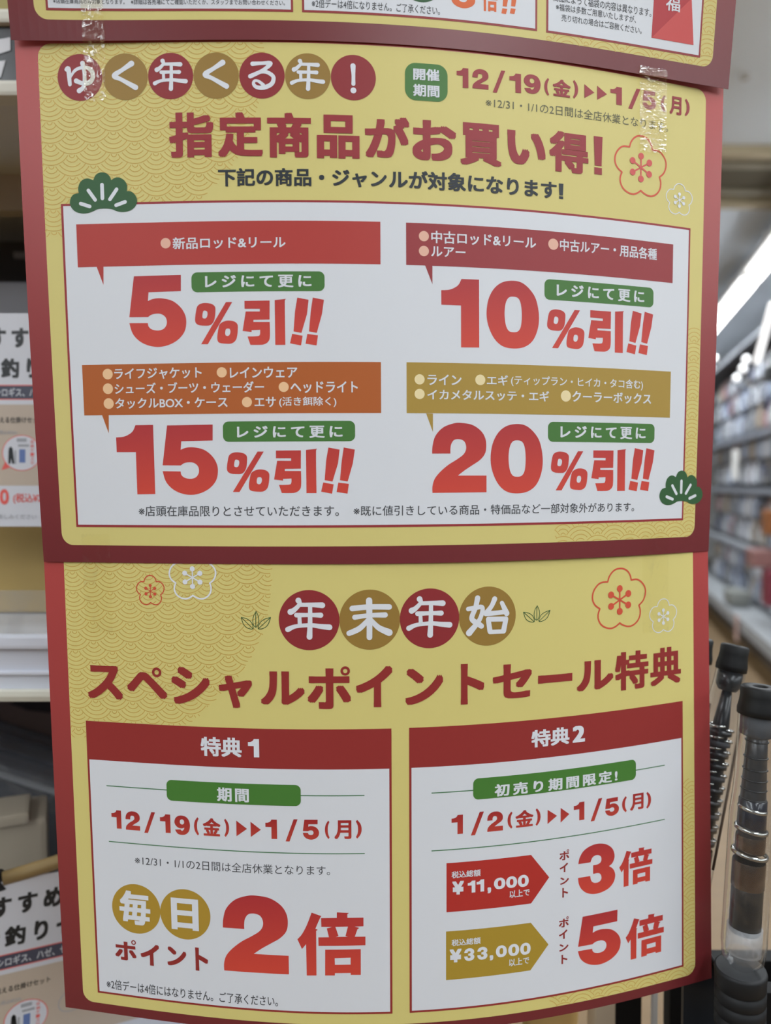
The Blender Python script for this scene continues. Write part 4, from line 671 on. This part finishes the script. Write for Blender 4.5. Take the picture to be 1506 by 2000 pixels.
# near shelving on the left, seen beside the posters -----------------------------------
def near_shelves():
    t = thing('shop_gondola', (-.4, .95, 0), 'cream steel shop shelving standing behind the posters on the left', 'shelving')
    cream = mat('cream_steel', (200, 198, 184), .4); white = mat('white_steel', (208, 212, 222), .35); shade = mat('shelf_under', (196, 196, 190), .6)
    X0, X1 = -1.15, .08
    box('back_panel', (X0, .98, .05), (X1, 1.0, 2.3), mat('panel_dark', (92, 88, 84), .6), t)
    for k in range(14):
        if k % 7 in (3, 4, 5): pass
    bm = bmesh.new()
    for k in range(24): add_box(bm, (X0+.05+k*.0155*3.4-t.location.x, .976-.95, 1.735), (X0+.066+k*.0155*3.4-t.location.x, .981-.95, 1.743))
    link_mesh('slot_row', bm, mat('slot_pale', (190, 190, 192), .4), t)
    box('end_panel', (X1, .60, .05), (X1+.02, 1.0, 2.3), cream, t)
    box('base_deck', (X0, .572, .91), (X1, 1.0, .955), white, t); box('plinth', (X0, .60, 0), (X1, 1.0, .91), shade, t)
    box('shelf_board', (X0, .63, 1.757), (X1, .98, 1.782), shade, t); box('shelf_board', (X0, .61, 1.318), (X1, .98, 1.332), white, t)
    box('rear_beam', (X0, .77, 1.722), (X1, .79, 1.757), mat('beam_beige', (176, 166, 148), .6), t)
    u = box('shelf_rail', (X0, .622, 1.755), (X1, .63, 1.822), cream, t, .002)
    box('rail_lip', (X0, .612, 1.755), (X1, .63, 1.767), cream, u, .003); box('rail_lip', (X0, .614, 1.812), (X1, .63, 1.823), cream, u, .003)
    for q in u.children: q.location -= t.location
    l = box('shelf_rail', (X0, .600, 1.283), (X1, .61, 1.334), white, t, .002)
    box('rail_lip', (X0, .592, 1.281), (X1, .602, 1.290), cream, l, .004); box('rail_lip', (X0, .594, 1.322), (X1, .604, 1.334), white, l, .003); box('rail_lip', (X0, .597, 1.301), (X1, .602, 1.304), white, l, .001)
    for q in l.children: q.location -= t.location
    # printed strip slid into the upper rail
    s = thing('price_strip', (-.4, .6195, 1.767), 'glossy black strip with white slanted shapes in the upper shelf rail', 'price strip')
    box('strip', (X0, .619, 1.7675), (X1, .6215, 1.8115), mat('strip_black', (40, 42, 46), .2, spec=.6), s, 0)
    for k in range(15):
        x = -.876+k*.062; P = [(x, 1.786), (x+.022, 1.793), (x+.022, 1.803), (x, 1.799)], [(x-.004, 1.783), (x+.018, 1.785), (x+.014, 1.772), (x+.006, 1.771)]
        bm = bmesh.new()
        for p in P: bm.faces.new([bm.verts.new((a+.4, -.0012, b-1.767)) for a, b in p])
        link_mesh('white_shape', bm, mat('strip_white', (206, 208, 212), .2), s)
    g = box('plastic_guard', (X0, .5945, 1.3345), (X1, .597, 1.368), 'clear_guard', None, 0); tag(g, 'clear plastic guard strip standing along the lower shelf edge', 'shelf guard')
    bm = bmesh.new(); add_box(bm, (-1.0, .66, 1.824), (-.1, .9, 2.0), .004); tag(link_mesh('olive_carton', bm, mat('olive_card', (150, 138, 78), .6)), 'olive carton standing on the upper shelf', 'carton')
    bm = bmesh.new(); add_box(bm, (-.62, .70, 1.333), (-.16, .95, 1.60), .004); b = thing('cardboard_box', (-.39, .8, 1.333), 'plain tan cardboard box behind the upper white card', 'box'); 
    bmesh.ops.translate(bm, vec=-b.location, verts=bm.verts); link_mesh('carton', bm, mat('tan_card', (176, 150, 92), .7, noise=.12), b)
    box('seam_tape', (-.40, .6985, 1.333), (-.36, .70, 1.60), mat('seam', (196, 172, 118), .35), b, 0)
    bm = bmesh.new(); add_box(bm, (-.70, .83, 1.6005), (-.14, .95, 1.668), .004); tag(link_mesh('grey_case', bm, mat('grey_plastic', (150, 152, 160), .45)), 'grey plastic case on top of the tan cardboard box', 'case')
    bm = bmesh.new(); add_box(bm, (-.33, .76, 1.6005), (-.312, .80, 1.628), .006); tag(link_mesh('black_clip', bm, mat('clip_black', (24, 24, 24), .5)), 'small black clip showing over the top of the upper white card', 'clip')
near_shelves()
POLE = [(-.42, .575, 1.08), (-.298, .588, 1.1434), (-.2818, .5949, 1.146), (-.2637, .6046, 1.1402+.008), (-.2225, .622, 1.1562), (-.2, .63, 1.162)]
def lower_goods():
    Z = .955
    b = thing('brown_carton', (-.45, .91, Z), 'dark brown carton with a faint black fish mark under the lower rail', 'carton')
    box('carton', (-.75, .91, Z), (-.18, .97, 1.30), mat('brown_card', (120, 100, 92), .7), b)
    bm = bmesh.new(); vs = []
    for p in ((-.10, .29), (-.06, .305), (0.0, .295), (.07, .27), (.10, .285), (.10, .262), (.05, .262), (-.02, .27), (-.06, .275)): vs.append(bm.verts.new((p[0]*.55+.055, -.0012, p[1]*.55+.075)))
    bm.faces.new(vs); link_mesh('fish_mark', bm, mat('mark_dark', (52, 44, 42), .6), b)
    for k, (y, zt, w) in enumerate(((.885, 1.146, 'rearmost of the three'), (.84, 1.153, 'middle one of the three'), (.795, 1.156, 'front one of the three'))):
        c = thing('tackle_case', (-.40, y, Z), 'clear plastic tackle case standing tilted, '+w, 'tackle case', 'clear tackle cases under the lower rail'); rot = Matrix.Rotation(math.radians(18), 3, 'Y'); up = .046; h = (zt-Z-up)/math.cos(math.radians(18))
        def tilt(bm): bmesh.ops.rotate(bm, cent=(0, 0, 0), matrix=rot, verts=bm.verts); bmesh.ops.translate(bm, vec=(-.02, 0, up), verts=bm.verts); return bm
        bm = bmesh.new(); add_box(bm, (-.14, -.018, 0), (.14, .018, h), .008); link_mesh('shell', tilt(bm), 'clear_case', c)
        bm = bmesh.new()
        for i in range(5): add_box(bm, (-.125+i*.05, -.012, .02), (-.085+i*.05, .012, h-.03-(i % 3)*.03), .004)
        link_mesh('contents', tilt(bm), mat('lure_dark', (52, 54, 60), .5), c)
        bm = bmesh.new(); add_box(bm, (-.14, -.02, h-.012), (.14, .02, h-.006)); link_mesh('lid_rim', tilt(bm), mat('rim_grey', (150, 152, 154), .3), c)
    s = thing('foam_box', (-.307, .652, Z), 'off-white foam box with a stepped lid behind the lower white card', 'box'); s.rotation_euler = (0, 0, math.radians(23)); fo = mat('foam', (170, 160, 142), .75, noise=.1)
    def local(n, lo, hi, m, bev): bm = bmesh.new(); add_box(bm, lo, hi, bev); return link_mesh(n, bm, m, s)
    local('body', (-.26, .004, 0), (.014, .060, 1.160-Z), fo, .005); local('lid', (-.26, 0, 1.158-Z), (0, .047, 1.168-Z), fo, .003); local('wrapper', (-.22, .0005, .05), (-.04, .003, 1.15-Z), 'clear_case', 0)
    p = thing('bamboo_pole', (-.27, .60, 1.14), 'tan bamboo pole with a black grip lying above the lower white card', 'pole')
    bm = bmesh.new(); tube(bm, [(a+.27, b-.60, c-1.14) for a, b, c in POLE[1:]], .0056, 14); link_mesh('shaft', bm, mat('bamboo', (136, 114, 74), .45), p, True)
    bm = bmesh.new(); tube(bm, [(a+.27, b-.60, c-1.14) for a, b, c in (POLE[0], POLE[1])], .0082, 14); link_mesh('grip', bm, mat('grip_black', (22, 22, 24), .5), p, True)
lower_goods()

# ------------------------------------------------------------------ the white price cards on the left
def price_card(label):
    fl = Flat(); t = thing('price_card', (0, 0, 0), label, 'price card', 'white price cards on the left shelving')
    for n, c in (('card_white', (214, 216, 222)), ('card_beige', (208, 190, 166)), ('card_band', (62, 64, 78)), ('card_red', (196, 84, 78)), ('card_ink', (32, 34, 36)), ('card_blue', (84, 104, 150)), ('card_grey', (120, 122, 124))): mat(n, c, .4, 1.32)
    paper('card_sheet', (-110, 150, 0, 174), fl, t, 'card_white', .6, 40)
    def part(n, par=None): return Part(), n, par or t
    P = Part(); P.rect((-110, 150, 74.5, 140.6), 0, 1, 'card_beige'); be = P.build('beige_field', fl, t, False)
    P = Part()
    for ch, x in (('お', -20.4), ('す', -1.9), ('す', 16.6), ('め', 35)): P.text(ch, (x-7, x+7, 12, 28), (.045, .04), 1, 2, 'card_ink')
    for ch, x in (('で', -10), ('釣', 8.4), ('り', 27), ('セ', 45.5), ('ッ', 63), ('ト', 80)): P.text(ch, (x-(5 if ch == 'り' else 7.4), x+(5 if ch == 'り' else 7.4), 36.8+(4 if ch == 'ッ' else 0), 52.8), (.045, .04), 1, 2, 'card_ink')
    P.build('headline_lettering', fl, t, False)
    P = Part(); P.rect((-110, 150, 58.4, 70.6), 0, 1, 'card_red'); P.rect((-110, 150, 59.2, 69.8), 0, 2, 'card_band'); bd = P.build('fish_band', fl, t, False)
    P = Part(); P.text('シロギス、ハゼ、セイゴ', (-4, 58, 61, 68), (.015, .012), 1, 4, 'card_white'); P.build('band_lettering', fl, bd, False)
    P = Part(); P.text('キスが狙える仕掛けセット', (-18, 35, 84.5, 89.5), (.015, .012), 1, 3, 'card_ink'); P.text('(税込¥550)', (-1, 14, 95.5, 99.5), (.005, .005), 1, 3, 'card_grey')
    P.text('お楽しみください', (-6, 30, 164, 168), (.005, .005), 1, 3, 'card_grey'); P.build('small_lettering', fl, t, False)
    P = Part(); P.disc((18, 114), 16, 3, 'card_red', 48, 14.6); P.add([(4.5, 121), (8, 126), (1.5, 128)], [(0, 1, 2)], 3.2, 'card_red'); P.disc((18, 114), 15.3, 4, 'card_white', 48, 14); bb = P.build('speech_bubble', fl, t, False)
    P = Part(); P.rect((14, 22, 102, 105), 0, 5, 'card_grey'); P.rect((15, 24, 107, 109), 0, 5, 'card_grey'); P.rect((16, 21, 111, 122), 0, 5, 'card_blue'); P.brush([(8, 122, 1), (9, 110, 1.4), (11, 122, 1)], 5, 'card_ink'); P.rect((12, 13.5, 112, 123), 0, 5, 'card_grey')
    for k, ch in enumerate('収納ケース付'): P.text(ch, (25.2, 28, 103.5+k*3.4, 106.4+k*3.4), (.01, .01), 1, 5, 'card_red')
    P.build('bubble_print', fl, bb, False)
    P = Part(); P.glyph('0', (0, 7.5, 143.5, 156), 3, 'card_red'); P.text('(税込¥2,', (11, 36, 147, 155.5), (.015, .012), 1, 3, 'card_red'); P.build('price_lettering', fl, t, False)
    P = Part(); P.brush([(58, 96, .35), (48, 101, .35), (42, 108, .35), (44, 116, .35), (54, 118, .35), (64, 112, .35)], 3, 'card_grey'); P.build('hook_print', fl, t, False)
    return t
def copy_tree(o, parent=None):
    c = o.copy(); COL.objects.link(c)
    if parent: c.parent = parent
    for q in list(o.children): copy_tree(q, c)
    return c
card = price_card('white price card upright above the clear shelf guard, tan box below it'); kids = card.children
card2 = copy_tree(card); card2['label'] = 'white price card tilted below the bamboo pole at the bottom left'
card.location = (-.3148, .632, 1.5902); card.rotation_euler = (math.radians(-2), 0, 0)
card2.location = (-.2948, .5847, 1.143); card2.rotation_euler = (.033, .0413, .5001)

# ------------------------------------------------------------------ rods in clear sleeves on the right
def rod(top, bottom, rc, label, kind, cut=None):
    """fishing rod bundled in a clear sleeve with a black rubber end cap; top and bottom are the sleeve's ends"""
    top, bottom = Vector(top), Vector(bottom); ax = (top-bottom).normalized(); H = (top-bottom).length
    t = thing('fishing_rod', bottom, label, 'fishing rod', 'fishing rods in clear sleeves'); M = Vector((0, 0, 1)).rotation_difference(ax).to_matrix().to_4x4()
    bk = mat('cap_rubber', (22, 23, 24), .55, spec=.25); st = mat('guide_steel', (190, 190, 186), .18, metal=1); dk = mat('rod_black', (14, 14, 15), .3, spec=.5); br = mat('rod_bronze', (112, 94, 78), .22, metal=.9); gr = mat('foam_plug', (66, 67, 70), .8)
    def L(name, prof, m, seg=32, par=None): bm = bmesh.new(); lathe(bm, prof, seg, M); return link_mesh(name, bm, m, par or t, True)
    h = H
    cp = L('end_cap', [(rc*.35, h-.012), (rc*.35, h-.0005), (rc*.40, h), (rc*.86, h), (rc*.95, h-.001), (rc*.93, h-.006), (rc*.97, h-.010), (rc*1.04, h-.014), (rc*1.03, h-.0175), (rc*.9, h-.018)], bk)
    L('cap_bore', [(0, h-.012), (rc*.35, h-.012)], mat('bore_black', (8, 8, 8), .9), 24, cp)
    if kind == 'thick':
        L('clear_sleeve', [(rc*.97, h-.017), (rc*.96, h-.055), (rc*1.0, h-.066), (rc*1.09, h-.080), (rc*1.10, .016), (rc*1.02, .006), (rc*.5, .0)], 'clear_tube', 40)
        L('foam_plug', [(rc*.50, h-.0185), (rc*.86, h-.0185), (rc*.84, h-.030), (rc*.50, h-.032)], gr)
        rg = mat('rod_grey', (40, 38, 37), .3, spec=.6)
        L('blank', [(0, h-.019), (rc*.47, h-.019), (rc*.54, h-.045), (rc*.62, h-.072), (rc*.66, h-.095)], rg)
        bm = bmesh.new()
        for z in (.034, .044, .0515, .058, .064, .070): torus(bm, M @ Matrix.Translation((0, 0, h-z)), rc*(.47+z*2.1), .0005, 28, 6)
        link_mesh('winding_bands', bm, dk, t, True)
        L('winding', [(rc*.60, h-.070), (rc*.68, h-.071), (rc*.70, h-.089), (rc*.66, h-.090)], mat('winding_navy', (18, 18, 30), .2, spec=.7))
        for z, r0, tl in ((.0767, .70, .16), (.0894, .80, .13), (.1046, .88, .12)):
            bm = bmesh.new(); lathe(bm, [(rc*(r0-.08), -.0012), (rc*r0, -.0012), (rc*(r0+.03), 0), (rc*r0, .0012), (rc*(r0-.08), .0012)], 32, M @ Matrix.Translation((0, 0, h-z)) @ Matrix.Rotation(tl, 4, 'Y')); link_mesh('guide_ring', bm, st, t, True)
        L('reel_seat', [(rc*.70, h-.093), (rc*.72, h-.094), (rc*.72, h-.102), (rc*.70, h-.103)], br); L('reel_seat', [(rc*.78, h-.109), (rc*.80, h-.110), (rc*.80, h-.125), (rc*.78, h-.1255)], br)
        L('grip', [(rc*.74, h-.1255), (rc*.77, h-.1265), (rc*.77, h-.153), (rc*.70, h-.154)], dk)
        for k in range(5): bm = bmesh.new(); torus(bm, M @ Matrix.Translation((rc*1.45, -.001, h-.044-k*.0088)) @ Matrix.Rotation(math.radians(75), 4, 'X'), .0045, .0008, 20, 6); link_mesh('tip_guide', bm, st, t, True)
        L('label_wrap', [(rc*.70, .010), (rc*.86, .010), (rc*.86, .026), (rc*.70, .026)], 'milky_wrap')
    else:
        L('clear_sleeve', [(rc*.97, h-.017), (rc*1.0, h-.024), (rc*1.20, h-.045), (rc*1.22, .012), (rc*1.1, .004), (rc*.2, .0)], 'clear_tube', 40)
        L('foam_plug', [(rc*.5, h-.0185), (rc*.84, h-.0185), (rc*.82, h-.028), (rc*.6, h-.0315), (0, h-.032)], dk)
        L('blank', [(0, h-.03), (rc*.30, h-.03), (rc*.55, h-.055), (rc*.78, h-.10), (rc*.8, .02), (0, .01)], dk)
        for k in range(10):
            z = h-.056-k*.0072-.00012*k*k
            for sx, tl, r0 in ((-.30, -.12, .52), (.42, .10, .42)):
                bm = bmesh.new(); torus(bm, M @ Matrix.Translation((rc*sx, -rc*.1, z-(.002 if sx > 0 else 0))) @ Matrix.Rotation(tl, 4, 'Y'), rc*(r0+.015*k), .0009, 26, 8); link_mesh('guide_ring', bm, st, t, True)
        for k in range(10):
            z = h-.0585-k*.0072-.00012*k*k; bm = bmesh.new(); lathe(bm, [(rc*.4, z), (rc*(.80+.02*k), z-.0006), (rc*(.80+.02*k), z-.0034), (rc*.4, z-.004)], 24, M); link_mesh('winding', bm, gr if k % 3 == 1 else dk, t, True)
        bm = bmesh.new(); tube(bm, [M @ Vector((rc*1.0, -rc*.75, h-.045)), M @ Vector((rc*.85, -rc*.95, h-.09)), M @ Vector((rc*.75, -rc*1.0, h-.15))], .0009, 8); link_mesh('tip_section', bm, mat('rod_taupe', (110, 98, 86), .4), t, True)
        L('grip', [(rc*.9, h-.140), (rc*.95, h-.142), (rc*.95, .03), (rc*.8, .028)], dk)
    return t
rod((.2349, .477, 1.3240), (.2235, .471, 1.1480), .0122, 'thick fishing rod at the picture edge, frontmost black cap, in a clear sleeve', 'thick')
rod((.2417, .527, 1.3395), (.2000, .512, 1.1300), .0098, 'fishing rod with stacked steel guides between the red poster and the front rod', 'guides')
rod((.2310, .560, 1.3378), (.2050, .556, 1.1300), .0098, 'fishing rod half hidden behind the red poster edge, rearmost black cap', 'guides')
def rod_rack():
    t = thing('rod_rack', (.25, .55, 0), 'black rod rack holding the sleeved rods at the bottom right', 'rack'); bk = mat('rack_black', (10, 10, 11), .6, spec=.2)
    box('base_plate', (.105, .44, 0), (.42, .68, .03), bk, t); box('back_board', (.185, .60, .03), (.205, .62, 1.085), bk, t); box('side_board', (.222, .585, .03), (.42, .60, 1.08), bk, t)
    box('edge_strip', (.2085, .585, .03), (.2125, .59, 1.09), mat('strip_grey', (170, 168, 164), .4), t); box('wood_batten', (.168, .60, .03), (.184, .625, 1.08), mat('batten_wood', (176, 160, 138), .6, noise=.2), t)
    box('right_board', (.232, .500, .03), (.40, .512, 1.112), bk, t); box('tray', (.165, .45, 1.075), (.26, .50, 1.083), bk, t)
    # ribbed rubber sleeve that grips the front rod, with its strap
    bm = bmesh.new(); M = Matrix.Translation((.2225-.25, .471-.55, 0)); prof = [(0, 1.1475), (.0140, 1.148), (.0150, 1.148), (.0156, 1.146)]
    for k in range(4): z = 1.143-k*.0085; prof += [(.0152, z), (.0150, z-.0062), (.0143, z-.0070), (.0143, z-.0078)]
    prof += [(.0143, 1.108), (.010, 1.106)]; lathe(bm, prof, 36, M); link_mesh('rubber_grip', bm, mat('grip_rubber', (24, 25, 27), .55, spec=.3), t, True)
    LF = [(.198, 1.148), (.2125, 1.143), (.2157, 1.137), (.2240, 1.1255), (.2283, 1.1155), (.2293, 1.1055), (.2277, 1.0955), (.221, 1.086), (.198, 1.084)]
    bm = bmesh.new(); f = [bm.verts.new((x-.25, .4985-.55, z)) for x, z in LF]; g = [bm.verts.new((x-.25, .5025-.55, z)) for x, z in LF]; bm.faces.new(f); bm.faces.new(g[::-1])
    for i in range(len(LF)): j = (i+1) % len(LF); bm.faces.new((f[i], f[j], g[j], g[i]))
    link_mesh('strap', bm, mat('strap_black', (30, 31, 34), .4), t)
    bm = bmesh.new(); tube(bm, [(x-.25, .498-.55, z) for x, z in catmull([(*q, 0) for q in LF[1:8]], closed=False, n=4)], .0016, 8); link_mesh('strap_edge', bm, mat('strap_edge', (52, 54, 58), .4), t, True)
rod_rack()
bm = bmesh.new(); tube(bm, [(.142, .65, .03), (.142, .65, .80), (.142, .65, .99), (.142, .65, 1.03), (.143, .65, 1.048), (.143, .65, 1.052)], [.012, .014, .024, .026, .022, .010], 20); tag(link_mesh('tan_handle', bm, mat('cork', (196, 164, 104), .6, noise=.15), None, True), 'tan cork-handled rod butt standing under the lowest poster', 'handle')

# ------------------------------------------------------------------ the three posters
SH = {k: Sheet(k) for k in 'MLU'}
INFO = {'U': ('sale_poster', 'topmost red and gold poster, only its lower strip with the red lucky bag showing'),
        'M': ('sale_poster', 'middle red and gold poster with 5, 10, 15 and 20 percent offers'),
        'L': ('sale_poster', 'lowest red and gold poster with two white point-benefit panels')}
FIELD = {}; HOLES = {'M': [(-179.47, 195.25, -171.54, 8.52)], 'L': [(-179.23, 2.87, 124.1, 296.05), (13.06, 195.52, 124.1, 296.05)], 'U': []}
for q in PRINT:
    if q[0] == 'R' and q[2] == 'yellow_field': FIELD[q[1]] = q[6]
    if q[1] == 'U' and q[0] == 'R' and q[2].startswith('notice_panel'): HOLES['U'].append(q[6])
for key in 'LMU':
    s = SH[key]; nm, lab = INFO[key]; base = [q for q in PRINT if q[1] == key and q[2] == 'paper_sheet'][0][6]
    root = thing(nm, tuple(s.raw(np.array([0.]), np.array([base[3]]))[0]), lab, 'poster', 'sale posters taped one above another')
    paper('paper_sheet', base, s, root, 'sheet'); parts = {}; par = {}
    for q in PRINT:
        if q[0] == 'tape' or q[1] != key or q[2] == 'paper_sheet': continue
        kind, _, part, pa, m, lay = q[:6]; a = q[6:]
        p = parts.setdefault(part, Part()); par[part] = pa
        if kind == 'R': p.rect(a[0], a[1], lay, m)
        elif kind == 'T': p.text(a[0], a[1], a[2], a[3], lay, m)
        elif kind == 'G': p.glyph(a[0], a[1], lay, m)
        elif kind == 'P': p.add(a[0], [tuple(range(len(a[0])))], lay, m)
        elif kind == 'C': p.disc(a[0], a[1], lay, m)
        elif kind == 'B':
            for k, st in enumerate(a[0]): p.brush(st, lay, m, k)
        elif kind == 'N': p.outline([[(a[0][0]+a[1]*math.cos(i*math.pi/14), a[0][1]+a[1]*math.sin(i*math.pi/14)) for i in range(28)]], a[2], lay, m)
        elif kind == 'S': sized_strokes(p, a[0], a[1], lay, m)
        elif kind == 'L': b = a[1]; p.outline([[(b[0]+x*(b[1]-b[0]), b[2]+y*(b[3]-b[2])) for x, y in catmull(o)] for o in GLYPHS[a[0]][1]], a[2], lay, m)
    # wave scallops come as geometry of their own kind
    built = {}
    for part, p in parts.items():
        if part == 'wave_pattern': continue
        built[part] = p.build(part.split('#')[0], s, built[par[part]] if par[part] else root)
    w = Part()
    for q in PRINT:
        if q[0] == 'W' and q[1] == key: waves(w, q[6], q[7], q[8], q[5], q[4], HOLES[key], FIELD[key])
    if w.F: w.build('wave_pattern', s, built['yellow_field'], cut=False)['kind'] = 'stuff'

# ------------------------------------------------------------------ sticky tape across the joins
TL = {0: ('crinkled clear tape at the upper left, holding the top poster to the middle one', 'tape_crinkle'), 1: ('shiny clear tape at the upper right with a zigzag torn end', 'tape'), 2: ('flat clear tape at the left between the middle and lowest posters', 'tape_flat'), 3: ('flat clear tape at the right between the middle and lowest posters', 'tape_flat')}
for ti, q in enumerate([q for q in PRINT if q[0] == 'tape']):
    A, B = SH[q[1]], SH[q[2]]; ua, ub, vb, hw, up, dn = q[3]; va = {'U': -257.42, 'M': 29.1}[q[1]]; lab, mt = TL[ti]; rnd = random.Random(ti)
    nu, nv = 17, 60; bm = bmesh.new(); o0 = A.raw(np.array([ua]), np.array([va]))[0]
    t = thing('sticky_tape', tuple(o0), lab, 'tape', 'clear tape pieces on the posters'); grid = []
    for j in range(nv):
        b = -up+(up+dn)*j/(nv-1); rowv = []
        for i in range(nu):
            a = -hw+2*hw*i/(nu-1); bj = b
            if j == 0: bj -= (.9 if i % 2 else 0)
            if j == nv-1: bj += (.9 if i % 2 else 0)
            wr = (.10+rnd.random()*.12) if mt != 'tape_flat' else .06
            pa = A.pt([ua+a], [va+bj], [.62+wr])[0]; pb = B.pt([ub+a], [vb+bj], [.62+wr])[0]
            k = min(1, max(0, (bj-.2)/2.0)); rowv.append(bm.verts.new(pa*(1-k)+pb*k-o0))
        grid.append(rowv)
    for j in range(nv-1):
        for i in range(nu-1): bm.faces.new((grid[j][i], grid[j][i+1], grid[j+1][i+1], grid[j+1][i]))
    link_mesh('film', bm, mt, t, True)
